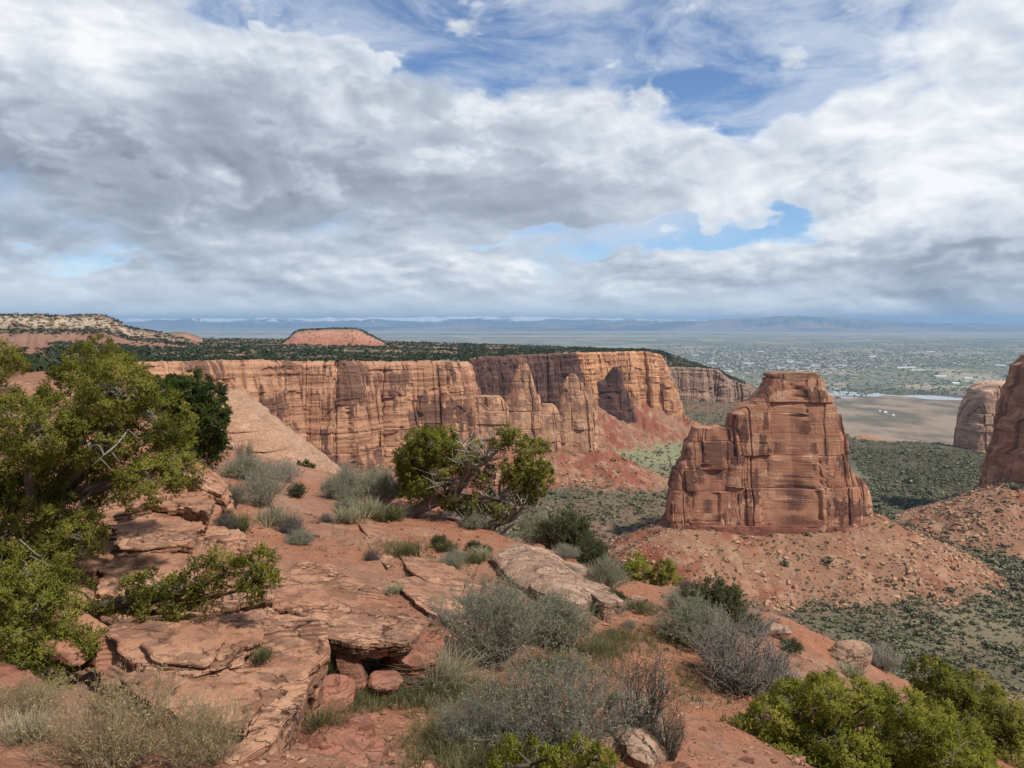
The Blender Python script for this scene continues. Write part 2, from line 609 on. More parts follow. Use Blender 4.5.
def attr_ground(name, fine_scale, fine2, bump_d, noise_amt=.35):
    """soil coloured by the mesh's own soil map, broken up by grain"""
    m, t, bs, out = mat(name)
    a = t.n('ShaderNodeAttribute', attribute_name='soil')
    tcn = t.n('ShaderNodeTexCoord').outputs['Object']
    n1 = t.noise(tcn, fine_scale, 6, .65)
    n2 = t.noise(tcn, fine2, 5, .6)
    c = t.mix(t.ss(n1, .3, .7, 0, noise_amt), a.outputs['Color'], t.mix(1.0, a.outputs['Color'], (.5, .46, .44), 'MULTIPLY'))
    c = t.mix(t.ss(n2, .5, .72, 0, noise_amt), c, t.mix(1.0, a.outputs['Color'], (1.35, 1.32, 1.28), 'MULTIPLY'))
    t.link(c, bs.inputs['Base Color'])
    bump(t, t.m('ADD', n1, t.m('MULTIPLY', n2, .6)), .7, bump_d, bs)
    return m


M['canyon_ground'] = attr_ground('canyon_floor_soil', .35, .06, 1.2, .5)
M['mesa_ground'] = attr_ground('mesa_soil', .12, .03, 1.0, .5)


def soil_material():
    m, t, bs, out = mat('red_soil')
    tcn = t.n('ShaderNodeTexCoord').outputs['Object']
    a = t.n('ShaderNodeAttribute', attribute_name='soil')
    n0 = t.noise(tcn, .7, 4, .6)
    n1 = t.noise(tcn, 5, 6, .65)
    n2 = t.noise(tcn, 38, 4, .7)
    c = t.mix(t.ss(n0, .35, .65, 0, .45), a.outputs['Color'], t.mix(1.0, a.outputs['Color'], (.72, .66, .62), 'MULTIPLY'))
    c = t.mix(t.ss(n1, .42, .68, 0, .5), c, t.mix(1.0, a.outputs['Color'], (1.25, 1.28, 1.3), 'MULTIPLY'))
    c = t.mix(t.ss(n2, .52, .66, 0, .55), c, t.mix(1.0, a.outputs['Color'], (.52, .45, .42), 'MULTIPLY'))
    pe = t.vor(tcn, 26, 'F1', 'Distance')
    pc = t.sep(t.vor(tcn, 26, 'F1', 'Color'))
    peb = t.m('MULTIPLY', t.ss(pe, .18, .30, 1, 0), t.ss(pc[0], .70, .74))
    c = t.mix(t.m('MULTIPLY', peb, .8), c, t.mix(pc[1], (.42, .25, .17), (.22, .11, .075)))
    t.link(c, bs.inputs['Base Color'])
    h = t.m('ADD', t.m('ADD', t.m('MULTIPLY', n1, .8), t.m('MULTIPLY', n2, .35)), t.m('MULTIPLY', peb, .35))
    bump(t, h, 1.0, .07, bs)
    return m


M['soil'] = soil_material()


def rock_material(name, light, mid, dark, sc=1.0):
    """sandstone seen from close by: lichen, stains, laminations on the broken edges"""
    m, t, bs, out = mat(name)
    tcn = t.n('ShaderNodeTexCoord').outputs['Object']
    v = t.mapping(tcn, (sc,) * 3)
    n0 = t.noise(v, .9, 5, .6)
    n1 = t.noise(v, 4.5, 7, .66, .4)
    n2 = t.noise(v, 30, 5, .7)
    lam = t.noise(t.mapping(v, (1.2, 1.2, 34)), 1.0, 5, .6)
    nz = t.sep(t.n('ShaderNodeNewGeometry').outputs['True Normal'])[2]
    side = t.ss(nz, .30, .75, 1, 0)
    c = t.mix(t.ss(n0, .36, .62), mid, light)
    c = t.mix(t.ss(n1, .47, .60, 0, .75), c, [x * .52 for x in mid])
    c = t.mix(t.ss(n1, .42, .25, 0, .5), c, [min(1, x * 1.2) for x in light])
    c = t.mix(t.m('MULTIPLY', side, t.ss(lam, .40, .62, .15, .8)), c, [x * .55 for x in mid])
    pat = t.noise(v, 2.2, 6, .7, .8)
    c = t.mix(t.ss(pat, .50, .62, 0, .62), c, dark)
    c = t.mix(t.ss(n2, .50, .68, 0, .42), c, [x * .5 for x in mid])
    # lichen and bleached spots
    li = t.m('MULTIPLY', t.ss(t.noise(v, 13, 4, .7), .62, .68), t.ss(n0, .48, .58))
    c = t.mix(t.m('MULTIPLY', li, .5), c, (.45, .36, .27))
    t.link(c, bs.inputs['Base Color'])
    wv = t.n('ShaderNodeVectorMath', operation='MULTIPLY_ADD')
    t.link(t.xyz(n1, n0, n1), wv.inputs[0]); wv.inputs[1].default_value = (.9, .9, .9); t.link(v, wv.inputs[2])
    cr2 = t.vor(t.mapping(wv.outputs[0], (.8, 2.2, 1.2), rot=(0, 0, .6)), 1.6, 'DISTANCE_TO_EDGE')
    crk = t.m('MULTIPLY', t.ss(cr2, .0, .030, 1, 0), t.ss(n0, .40, .56))
    c = t.mix(t.m('MULTIPLY', crk, .8), c, [x * .35 for x in dark])
    t.link(c, bs.inputs['Base Color'])
    h = t.m('ADD', t.m('MULTIPLY', n1, .75), t.m('MULTIPLY', n2, .30))
    h = t.m('ADD', h, t.m('MULTIPLY', t.m('MULTIPLY', lam, side), .6))
    h = t.m('ADD', h, t.m('MULTIPLY', crk, -.5))
    bump(t, h, .85, .05 / sc, bs)
    return m


M['slab'] = rock_material('flaggy_sandstone', (.475, .265, .165), (.36, .175, .105), (.155, .085, .062))
M['slab_red'] = rock_material('red_sandstone', (.39, .19, .125), (.30, .125, .08), (.16, .075, .055))
M['slab_pale'] = rock_material('pale_sandstone', (.43, .285, .20), (.36, .22, .15), (.22, .13, .095))
M['boulder'] = rock_material('talus_sandstone', (.54, .335, .21), (.45, .25, .15), (.26, .125, .08), .15)


def leaf_material(name, cols, transl=.42):
    m, t, bs, out = mat(name)
    a = t.n('ShaderNodeAttribute', attribute_name='tint')
    ramp_ = t.n('ShaderNodeValToRGB')
    t.link(a.outputs['Fac'], ramp_.inputs[0])
    els = ramp_.color_ramp.elements
    els[0].position, els[0].color = 0, (*cols[0], 1)
    els[1].position, els[1].color = 1, (*cols[-1], 1)
    for k, c in enumerate(cols[1:-1]):
        e_ = els.new((k + 1) / (len(cols) - 1)); e_.color = (*c, 1)
    t.link(ramp_.outputs[0], bs.inputs['Base Color'])
    bs.inputs['Roughness'].default_value = .75
    bs.inputs['Specular IOR Level'].default_value = .15
    if transl:
        tr = t.n('ShaderNodeBsdfTranslucent')
        t.link(ramp_.outputs[0], tr.inputs[0])
        mx = t.n('ShaderNodeMixShader'); mx.inputs[0].default_value = transl
        t.link(bs.outputs[0], mx.inputs[1]); t.link(tr.outputs[0], mx.inputs[2])
        t.link(mx.outputs[0], out.inputs[0])
    return m


M['juniper'] = leaf_material('juniper_leaf', [(.085, .100, .016), (.180, .185, .028), (.255, .245, .044), (.33, .28, .075)])
M['juniper_lime'] = leaf_material('lime_juniper_leaf', [(.115, .130, .017), (.215, .225, .029), (.30, .295, .046), (.36, .32, .07)])  # yellow-green foliage of the lime junipers
M['juniper_dark'] = leaf_material('dark_juniper_leaf', [(.028, .050, .014), (.05, .078, .018), (.075, .10, .024), (.10, .12, .03)])
M['sage'] = leaf_material('sage_leaf', [(.20, .21, .11), (.29, .295, .175), (.37, .365, .24), (.43, .39, .27)])
M['greenbush'] = leaf_material('bush_leaf', [(.055, .07, .026), (.095, .105, .04), (.13, .14, .06), (.16, .155, .08)])
M['dryleaf'] = leaf_material('dry_leaf', [(.42, .30, .14), (.54, .40, .20), (.62, .48, .26), (.48, .40, .17)])
M['grass'] = leaf_material('grass_blade', [(.075, .080, .030), (.115, .115, .046), (.18, .16, .07), (.32, .265, .145)])
M['strawgrass'] = leaf_material('straw_grass', [(.24, .20, .11), (.36, .31, .19), (.45, .40, .27), (.20, .20, .10)])
M['farleaf'] = leaf_material('scrub_leaf', [(.070, .076, .038), (.115, .118, .060), (.165, .16, .092), (.23, .21, .135)], 0)
M['mesaleaf'] = leaf_material('pinyon_leaf', [(.020, .030, .014), (.032, .044, .019), (.045, .058, .024), (.06, .072, .034)], 0)


def wood_material(name, light, dark):
    m, t, bs, out = mat(name)
    tcn = t.n('ShaderNodeTexCoord').outputs['Object']
    a = t.n('ShaderNodeAttribute', attribute_name='grain')
    n1 = t.noise(t.xyz(t.m('MULTIPLY', t.sep(a.outputs['Vector'])[0], 9.0), t.m('MULTIPLY', t.sep(a.outputs['Vector'])[1], 1.1), 0.0), 2.2, 6, .65, .5)
    n2 = t.noise(tcn, 2.0, 4)
    c = t.mix(t.ss(n1, .36, .66), dark, light)
    c = t.mix(t.ss(n2, .4, .7, 0, .5), c, [x * .6 for x in light])
    t.link(c, bs.inputs['Base Color'])
    bump(t, n1, .9, .02, bs)
    return m


M['wood'] = wood_material('weathered_wood', (.37, .30, .25), (.13, .095, .075))
M['bark'] = wood_material('shaggy_bark', (.20, .15, .115), (.07, .05, .038))
M['twig'] = wood_material('grey_twig', (.50, .45, .385), (.28, .245, .20))
M['twig_dry'] = wood_material('tan_twig', (.80, .65, .39), (.58, .44, .25))
M['twig_dark'] = wood_material('dark_twig', (.27, .235, .205), (.12, .10, .09))

# ------------------------------------------------------------------ terrain
NEAR = [(512, 768, 3.9), (100, 768, 3.4), (60, 700, 4.3), (40, 640, 6.0), (380, 690, 5.9), (330, 750, 4.7), (420, 768, 4.3),
        (550, 690, 5.5), (500, 640, 6.8), (430, 700, 5.5), (640, 768, 4.5), (760, 768, 5.4), (900, 768, 6.8), (1024, 768, 8.2),
        (640, 620, 9.0), (600, 590, 11), (560, 560, 13), (700, 690, 6.8), (750, 640, 9.5), (690, 620, 10.2), (830, 630, 12),
        (870, 690, 11), (790, 625, 13), (930, 700, 12), (1010, 720, 13), (440, 530, 16), (400, 500, 19), (330, 510, 17),
        (300, 540, 12), (380, 590, 9), (330, 480, 26), (300, 468, 34), (240, 470, 22), (220, 500, 15), (450, 590, 9.5),
        (520, 600, 9.3), (100, 420, 30), (30, 390, 25), (0, 450, 14), (-100, 500, 9), (-300, 560, 7),
        (195, 460, 46), (60, 384, 50), (-200, 384, 50), (-500, 400, 30)]
npts = np.array([P(*a) for a in NEAR])
npts = np.vstack([npts, [[0, 0, -1.7], [-3, 0, -1.6], [3, 0, -2.3], [0, -5, -1.2], [-8, -6, -1.0], [8, -4, -3.2], [0, -25, -1], [-25, -15, -1], [25, -15, -6],
                         [14, 6, -6.0], [22, 10, -9]]])
tps_near = TPS(npts[:, :2], npts[:, 2], lam=.02, scale=10.)

EDGE = [(1500, 800, 12), (1200, 760, 13.5), (1030, 722, 13.6), (930, 700, 12.8), (885, 676, 12.6), (850, 644, 13.4), (790, 624, 14.2), (720, 614, 13.2), (650, 606, 12.4),
        (610, 593, 11.9), (575, 567, 13.4), (540, 550, 14.8), (470, 527, 18.2), (400, 503, 23), (345, 474, 34), (300, 466, 38),
        (262, 462, 42), (225, 455, 46), (195, 440, 55), (165, 410, 80), (130, 385, 160), (105, 374, 310), (90, 369, 410)]
edge3 = np.array([P(*a) for a in EDGE])
edge2 = edge3[:, :2]
RIM = [(60, 366, 430), (100, 364, 540), (150, 362, 660), (200, 361.5, 715), (260, 360, 770), (300, 361.5, 820), (340, 360.5, 825), (380, 362, 870), (420, 361.5, 890), (450, 362, 905), (466, 363, 920),
       (472, 360, 1010), (488, 357, 1130), (515, 355.5, 1220), (545, 354.5, 1275), (574, 353.5, 1295), (583, 353, 1306), (592, 352.5, 1322), (610, 352, 1365), (632, 351, 1370), (650, 351.5, 1390),
       (660, 354, 1405), (663, 358, 1560), (665, 366, 1760), (676, 367, 1850), (700, 367.5, 1860), (716, 369, 1900), (722, 373, 1890), (735, 380, 1910), (752, 388, 1930), (757, 396, 2150)]
rim3 = np.array([P(*a) for a in RIM])
far_close = np.array([P(900, 400, 4000)[:2], P(1400, 400, 4000)[:2], P(1600, 500, 1500)[:2], P(2300, 700, 60)[:2]])
canyon_poly = np.vstack([edge2, rim3[:, :2], far_close])
BASEPY = [(60, 370), (100, 400), (150, 455), (470, 457), (474, 440), (490, 420), (540, 410), (590, 402), (660, 400), (668, 405), (700, 409), (757, 410)]
base_py = np.interp([a[0] for a in RIM], [b[0] for b in BASEPY], [b[1] for b in BASEPY])
rimbase_z = np.array([P(a[0], b, a[2])[2] for a, b in zip(RIM, base_py)])
SPIRE_LINE = np.array([P(466, 450, 925)[:2], P(540, 450, 945)[:2], P(597, 450, 955)[:2]])
SPIRE_BZ = np.array([P(466, 447, 925)[2], P(540, 446, 945)[2], P(597, 444, 955)[2]])
MONO_LINE = np.array([P(676, 528, 672)[:2], P(760, 530, 676)[:2], P(862, 518, 684)[:2]])
MONO_BZ = np.array([P(676, 528, 664)[2], P(760, 531, 664)[2], P(862, 518, 672)[2]])
RIGHT_LINE = np.array([P(998, 486, 800)[:2], P(1080, 486, 810)[:2], P(1300, 486, 810)[:2]])
RIGHT_BZ = np.array([P(998, 487, 800)[2], P(1060, 490, 800)[2], P(1300, 490, 800)[2]])
FLOOR = [(560, 540, 690), (500, 500, 830), (400, 480, 930), (600, 556, 655), (620, 440, 1290), (560, 500, 835), (650, 500, 850), (700, 412, 1690), (700, 600, 590), (640, 600, 580),
         (800, 610, 578), (900, 612, 571), (960, 600, 590), (1000, 690, 445), (820, 690, 442), (640, 640, 480), (900, 440, 1400), (1000, 440, 1400), (860, 470, 1130), (1000, 560, 700),
         (740, 430, 1450), (1150, 560, 700), (300, 470, 860)]
fpts = np.array([P(*a) for a in FLOOR])
tps_floor = TPS(fpts[:, :2], fpts[:, 2], lam=.02, scale=300.)


def plateau(x, y):
    d = np.hypot(x, y)
    return -np.interp(d, [0, 25, 100, 300, 600, 1500, 2400, 4200, 80000], [1.7, 2.6, 6.5, 15, 27, 42, 47, 410, 410])


def talus(p, line, bz, slope, w0=0):
    d, z = seg_dist(p, line, bz)
    d = np.maximum(d - w0, 0)
    return z - slope * np.minimum(d, 60) - slope * .78 * np.maximum(d - 60, 0)


def ground_z(x, y, detail=True, want=False):
    x = np.asarray(x, float); y = np.asarray(y, float)
    p = np.stack([x, y], 1)
    r = np.hypot(x, y)
    ins = in_poly(p, canyon_poly)
    near = np.clip(tps_near(p), -9, -.8)
    pl = plateau(x, y)
    k = smooth(r, 35, 80)
    top = near * (1 - k) + np.minimum(pl, -1) * k
    de, _ = seg_dist(p, edge2)
    dr, rbz = seg_dist(p, rim3[:, :2], rimbase_z)
    # far side of the rim lies under the mesa sheet
    fl = np.clip(tps_floor(p), -260, -120)
    # the canyon opens on the plain
    ed = np.interp(x / np.maximum(y, 1) * F + 512, [700, 760, 840, 1100], [2050, 1900, 1430, 1430])
    drop = smooth(r, ed, ed + 1000)
    fl = fl * (1 - drop) + (-406) * drop
    nz = fbm(np.stack([x / 160, y / 160, 0 * x], 1), 4)
    fl = fl + nz * 9 * (1 - smooth(r, 2500, 4000)) + (fbm(np.stack([x / 30, y / 30, 0 * x + 5], 1), 3) * 2.2 if detail else 0) * (1 - smooth(r, 2000, 3000))
    # low hills at the canyon mouth
    for (px, py, d, sx_, sy_, h) in [(866, 440, 1850, 75, 100, 66), (843, 446, 1390, 28, 60, 16), (940, 436, 1430, 70, 60, 10), (1010, 436, 1430, 50, 60, 12)]:
        c = P(px, py, d)
        fl = fl + h * np.exp(-((x - c[0]) / sx_) ** 2 - ((y - c[1]) / sy_) ** 2)
    apx = x / np.maximum(y, 1) * F + 512
    kb = np.where((~ins) & (r > 250) & (y > 0), smooth(apx, 45, 130) * smooth(r, 400, 520), 0)
    top = top * (1 - kb) + np.minimum(fl, top) * kb
    ta = np.maximum.reduce([talus(p, rim3[:, :2], rimbase_z, .62), talus(p, SPIRE_LINE, SPIRE_BZ, .60, 6),
                            talus(p, MONO_LINE, MONO_BZ, .50, 16), talus(p, RIGHT_LINE, RIGHT_BZ, .58, 14)])
    gl = fbm(np.stack([x / 22, y / 22, 0 * x + 9], 1), 4) * 5.0
    ta = ta + gl * .6
    # gullies run down the talus cones
    cx_, cy_ = MONO_LINE.mean(0)
    aa = np.arctan2(y - cy_, x - cx_)
    rd = np.hypot(x - cx_, y - cy_)
    gm = (rd < 320)
    gu = np.where(gm, fbm(np.stack([np.cos(aa) * 5, np.sin(aa) * 5, rd / 90], 1), 4), fbm(np.stack([x / 17, y / 60, 0 * x + 1], 1), 4))
    ta = ta - np.abs(gu) * 11.0 * smooth(np.where(gm, rd, 300), 70, 130) + 2.0 * smooth(np.where(gm, rd, 300), 70, 130)
    can = np.maximum(fl, ta)
    tmask = smooth(ta - fl, -2, 6)
    edgedrop = top - 1.25 * np.maximum(de - .0, 0) - .5 * np.minimum(de, 2)
    z = np.where(ins, np.maximum(edgedrop, can), top)
    if detail:
        a1 = fbm(np.stack([x / 2.6, y / 2.6, 0 * x], 1), 5) * .15 * (1 - smooth(r, 60, 200))
        a2 = fbm(np.stack([x / .45, y / .45, 0 * x + 3], 1), 4, .6) * .045 * (1 - smooth(r, 25, 60))
        z = z + a1 + a2
        z = z + fbm(np.stack([x / 25, y / 25, 0 * x + 2], 1), 4) * 1.8 * smooth(r, 60, 200) * (~ins) * (1 - smooth(r, 2500, 4000))
    if want:
        return z, ins, tmask, edgedrop > can, de
    return z


def G(x, y):
    return float(ground_z(np.array([x]), np.array([y]))[0])


def hit(px, py, dmin=2.0, dmax=60.0):
    """point of the near ground under a pixel"""
    ds = np.exp(np.linspace(math.log(dmin), math.log(dmax), 500))
    pts = np.array([P(px, py, d) for d in ds])
    z = ground_z(pts[:, 0], pts[:, 1])
    k = np.argmax(pts[:, 2] < z)
    return np.array([pts[k, 0], pts[k, 1], z[k]])


az_mid = np.linspace(-R(44), R(44), 1000)
az_all = np.concatenate([np.linspace(-math.pi, -R(44), 90, endpoint=False), az_mid, np.linspace(R(44), math.pi, 91)[1:-1]])


def polar_sheet(r):
    A, B = np.meshgrid(az_all, r, indexing='ij')
    return (B * np.sin(A)).ravel(), (B * np.cos(A)).ravel(), grid_faces(len(az_all), len(r), True)[:, ::-1]


def mixc(a, b, k):
    return a * (1 - k)[:, None] + np.asarray(b)[None] * k[:, None]


SOIL = np.array([.36, .158, .09])
r_near = np.exp(np.arange(math.log(.6), math.log(60), .0072))
x, y, f = polar_sheet(r_near)
z, ins, tm, er, de = ground_z(x, y, want=True)
c = np.tile(SOIL, (len(x), 1))
k = smooth(fbm(np.stack([x / 3, y / 3, 0 * x + 7], 1), 4), -.1, .35)
c = mixc(c, (.30, .17, .115), k * .6)
k = smooth(fbm(np.stack([x / 1.1, y / 1.1, 0 * x + 3], 1), 4), .0, .5)
c = mixc(c, (.40, .25, .165), k * .6)
me = mesh('ground', np.stack([x, y, z], 1), f, [M['soil']], True, {'soil': c})
kind(obj('ground', me), 'structure')

def pxx_pre(x, y):
    return 512 + F * x / np.maximum(y, 1)


r_mid = np.exp(np.concatenate([np.arange(math.log(r_near[-1]), math.log(380), .03), np.arange(math.log(380), math.log(2600), .0058), [math.log(3000), math.log(3500), math.log(4200)]]))
x, y, f = polar_sheet(r_mid)
z, ins, tm, er, de = ground_z(x, y, want=True)
p3 = np.stack([x, y, 0 * x], 1)
c = np.tile(np.array([.175, .118, .08]), (len(x), 1))
gk = smooth(fbm(p3 / 90 + 3, 4), -.15, .30)
c = mixc(c, (.125, .122, .070), gk * .9)
c = mixc(c, (.24, .13, .085), smooth(fbm(p3 / 140 + 8, 4), .1, .45) * .7)
c = mixc(c, (.095, .086, .052), smooth(pxx_pre(x, y), 700, 800) * smooth(np.hypot(x, y), 780, 1000) * .9)
pxx, pyy, _ = PX(np.stack([x, y, z], 1))
# pale green grass flat between the far talus slopes, another at the canyon mouth
for (px, py, d, ax, ay, kk) in [(640, 440, 1250, 95, 210, .9), (850, 474, 1110, 30, 50, .35), (985, 630, 540, 60, 40, .35)]:
    q0 = P(px, py, d)
    kx = np.exp(-((x - q0[0]) / ax) ** 2 - ((y - q0[1]) / ay) ** 2)
    c = mixc(c, (.27, .27, .15), np.clip(kx * 1.4 + .5 * fbm(p3 / 40, 3) * kx, 0, 1) * kk)
tcol = np.tile(np.array([.30, .158, .095]), (len(x), 1))
tcol = mixc(tcol, (.255, .085, .048), smooth(fbm(p3 / 55 + 2, 4) + .42 * (1 - smooth(pxx, 660, 720)), .0, .5))
tcol = mixc(tcol, (.38, .235, .15), smooth(fbm(p3 / 14 + 5, 4), .0, .35) * .8)
tcol = mixc(tcol, (.24, .125, .08), smooth(fbm(p3 / 9 + 1, 3), .1, .4) * .6)
c = c * (1 - tm)[:, None] + tcol * tm[:, None]
q0 = P(866, 440, 1850)
c = mixc(c, (.42, .22, .13), np.exp(-((x - q0[0]) / 80) ** 2 - ((y - q0[1]) / 100) ** 2) ** .5)
c = mixc(c, (.30, .14, .085), (~ins) * 1.0)
c = mixc(c, (.33, .16, .10), (ins & er) * 1.0)
me = mesh('canyon_floor', np.stack([x, y, z], 1), f, [M['canyon_ground']], True, {'soil': c})
kind(obj('canyon_floor', me), 'structure')

# ------------------------------------------------------------------ the plain, its river and town, the far mountains
PLZ = -400.0


def plain_material():
    m, t, bs, out = mat('valley_plain')
    tcn = t.n('ShaderNodeTexCoord').outputs['Object']
    n1 = t.noise(t.mapping(tcn, (.00022,) * 3), 1.0, 6, .6)
    n2 = t.noise(t.mapping(tcn, (.0011,) * 3), 1.0, 6, .65)
    c = t.mix(t.ss(n1, .38, .62), (.165, .165, .105), (.225, .20, .145))
    c = t.mix(t.ss(n2, .46, .64, 0, .85), c, (.105, .112, .078))
    fv = t.mapping(tcn, (.0021, .0013, 0), rot=(0, 0, .35))
    fc = t.sep(t.vor(fv, 1.0, 'F1', 'Color', .55))
    town = t.ss(n1, .36, .56, 1, 0)
    c = t.mix(t.m('MULTIPLY', t.ss(fc[0], .5, .55), .6), c, (.125, .145, .085))
    c = t.mix(t.m('MULTIPLY', t.ss(fc[1], .72, .76), .6), c, (.36, .31, .22))
    # bare adobe desert in the distance and the brown flats before the river
    yy = t.sep(tcn)[1]
    bare = t.m('MULTIPLY', t.ss(yy, 15500, 21000), t.ss(t.noise(t.mapping(tcn, (.00005, .00022, 0)), 1.0, 5), .42, .58))
    c = t.mix(t.m('MULTIPLY', bare, .85), c, (.37, .32, .24))
    flat = t.ss(yy, 4300, 4700, 1, 0)
    c = t.mix(t.m('MULTIPLY', flat, .8), c, t.mix(t.ss(t.noise(t.mapping(tcn, (.004, .0022, .004)), 1.0, 6, .65), .40, .60), (.30, .21, .15), (.085, .075, .055)))
    t.link(c, bs.inputs['Base Color'])
    return m


r_far = np.exp(np.arange(math.log(2200), math.log(60500), .05))
A, B = np.meshgrid(np.concatenate([np.linspace(-math.pi, math.pi, 240, endpoint=False)]), r_far, indexing='ij')
x, y = (B * np.sin(A)).ravel(), (B * np.cos(A)).ravel()
me = mesh('plain', np.stack([x, y, np.full(len(x), PLZ - .3)], 1), grid_faces(240, len(r_far), True)[:, ::-1], [plain_material()])
kind(obj('plain', me), 'structure')


def on_plain(px, py):
    a = P(px, py, 1.0)
    return a * (PLZ / a[2])


m_, t, bs, out = mat('river_water')
bs.inputs['Base Color'].default_value = (.34, .36, .36, 1)
bs.inputs['Roughness'].default_value = .25
bs.inputs['Specular IOR Level'].default_value = .9
bump(t, t.noise(t.n('ShaderNodeTexCoord').outputs['Object'], .02, 3), .12, 2, bs)
M['water'] = m_


def ribbon(name, rows, m):
    """rows of (px, top py, bottom py) on the plain"""
    v = []
    for px, a, b in rows:
        v += [on_plain(px, a), on_plain(px, b)]
    f = [(2 * k, 2 * k + 1, 2 * k + 3, 2 * k + 2) for k in range(len(rows) - 1)]
    v = np.array(v); v[:, 2] += .8
    o = obj(name, mesh(name, v, f, [m], False))
    return kind(o, 'structure')


ribbon('river', [(770, 390, 392), (800, 390.5, 393.5), (822, 390.5, 396), (842, 391, 395.5), (862, 393, 396.5), (878, 393.2, 396.8), (884, 394.5, 395.6), (900, 396, 396.9), (914, 395.2, 397.6), (926, 395.2, 399.4), (940, 396.2, 400),
                 (958, 398, 400.3), (975, 399, 400.6), (1000, 400, 401.6), (1060, 402, 403.5)], M['water'])
ribbon('pond', [(838, 397.6, 398.0), (846, 397.4, 398.8), (858, 397.8, 398.4)], M['water'])
ribbon('reservoir', [(690, 385, 386.2), (712, 384.5, 386.6), (735, 385, 387), (760, 386, 387.4), (778, 387.4, 388)], M['water'])
m_, t, bs, out = mat('pale_road')
bs.inputs['Base Color'].default_value = (.34, .32, .29, 1)
M['road'] = m_
rd = []
for (px, py) in [(792, 346), (800, 356), (810, 367), (819, 380), (824, 389)]:
    q_ = on_plain(px, py); rd.append((q_, 9 + 0 * py))
v = []
for q_, wd in rd:
    v += [q_ + np.array([-wd, 0, .6]), q_ + np.array([wd, 0, .6])]
kind(obj('road', mesh('road', v, [(2 * k, 2 * k + 1, 2 * k + 3, 2 * k + 2) for k in range(len(rd) - 1)], [M['road']], False)), 'structure')

m_, t, bs, out = mat('white_roof')
bs.inputs['Base Color'].default_value = (.62, .61, .59, 1); M['white_roof'] = m_
m_, t, bs, out = mat('town_roof')
a_ = t.n('ShaderNodeAttribute', attribute_name='tint')
t.link(t.mix(a_.outputs['Fac'], (.17, .15, .13), (.56, .55, .52)), bs.inputs['Base Color']); M['town'] = m_
m_, t, bs, out = mat('far_tree')
bs.inputs['Base Color'].default_value = (.085, .095, .06, 1); M['far_tree'] = m_


def house_verts(cx, cy, w_, d_, h_, rz, z0):
    """gabled block"""
    c_, s_ = math.cos(rz), math.sin(rz)
    pts = [(-w_, -d_, 0), (w_, -d_, 0), (w_, d_, 0), (-w_, d_, 0), (-w_, -d_, h_), (w_, -d_, h_), (w_, d_, h_), (-w_, d_, h_), (-w_, 0, h_ * 1.5), (w_, 0, h_ * 1.5)]
    v_ = [(cx + a * c_ - b * s_, cy + a * s_ + b * c_, z0 + e_) for a, b, e_ in pts]
    f_ = [(0, 1, 5, 4), (1, 2, 6, 5), (2, 3, 7, 6), (3, 0, 4, 7), (4, 5, 9, 8), (6, 7, 8, 9), (5, 6, 9), (7, 4, 8)]
    return v_, f_


# the larger pale buildings, one by one, then the rest of the town as one mass
def pick_town(n, rg):
    pts = []
    while len(pts) < n:
        u = rg.random()
        if u < .55:
            px, py = rg.normal(775, 75), rg.normal(361, 5.5)
        elif u < .8:
            px, py = rg.uniform(640, 1024), rg.normal(353, 7)
        else:
            px, py = rg.uniform(660, 1024), rg.uniform(341, 386)
        if px < 600 or px > 1080 or py < 339 or py > 387:
            continue
        pts.append(on_plain(px, py))
    return pts


rg = np.random.default_rng(21)
# buildings whose place can be read in the photograph
BIG = [(885, 413, 38, 15), (893, 416, 26, 12), (838, 417, 20, 10), (880, 412, 22, 8), (748, 364, 70, 30), (790, 362, 60, 25), (815, 366, 60, 25), (842, 366, 55, 22), (872, 357, 60, 30), (905, 368, 120, 30), (918, 371, 70, 25),
       (760, 352, 70, 26), (712, 364, 55, 25), (696, 356, 60, 25), (728, 372, 50, 18), (868, 340, 90, 30), (1000, 366, 60, 20), (930, 352, 80, 28), (955, 384, 40, 16), (968, 379, 42, 16), (940, 377, 60, 16), (800, 372, 40, 18)]
for k, (px, py, w_, d_) in enumerate(BIG):
    q_ = on_plain(px, py)
    v_, f_ = house_verts(0, 0, w_ * (.22 if py > 405 else .7), d_ * (.35 if py > 405 else .7), 5 if py > 405 else 8, rg.uniform(-.3, .3), 0)
    o = obj('building', mesh('building', v_, f_, [M['white_roof']], False), loc=(q_[0], q_[1], PLZ))
    near_ = py > 405
    tag(o, 'tiny white building on the brown flats in front of the river' if near_ else 'tiny pale long-roofed building among the specks of the distant town', 'building', 'white buildings by the river' if near_ else 'larger roofs of the distant town')
vv, ff, tt = [], [], []
for q_ in pick_town(5200, rg):
    d_ = np.hypot(q_[0], q_[1])
    s_ = rg.lognormal(0, .45) * 6.2 * (d_ / 8000) ** .5
    v_, f_ = house_verts(q_[0], q_[1], s_ * 1.3, s_ * .8, 5.0, rg.uniform(-1.5, 1.5), PLZ)
    b0 = len(vv); vv += v_; ff += [tuple(i + b0 for i in g) for g in f_]; tt += [rg.random() ** 1.3] * 10
kind(obj('town', mesh('town', vv, ff, [M['town']], False, {'tint': tt})), 'stuff')
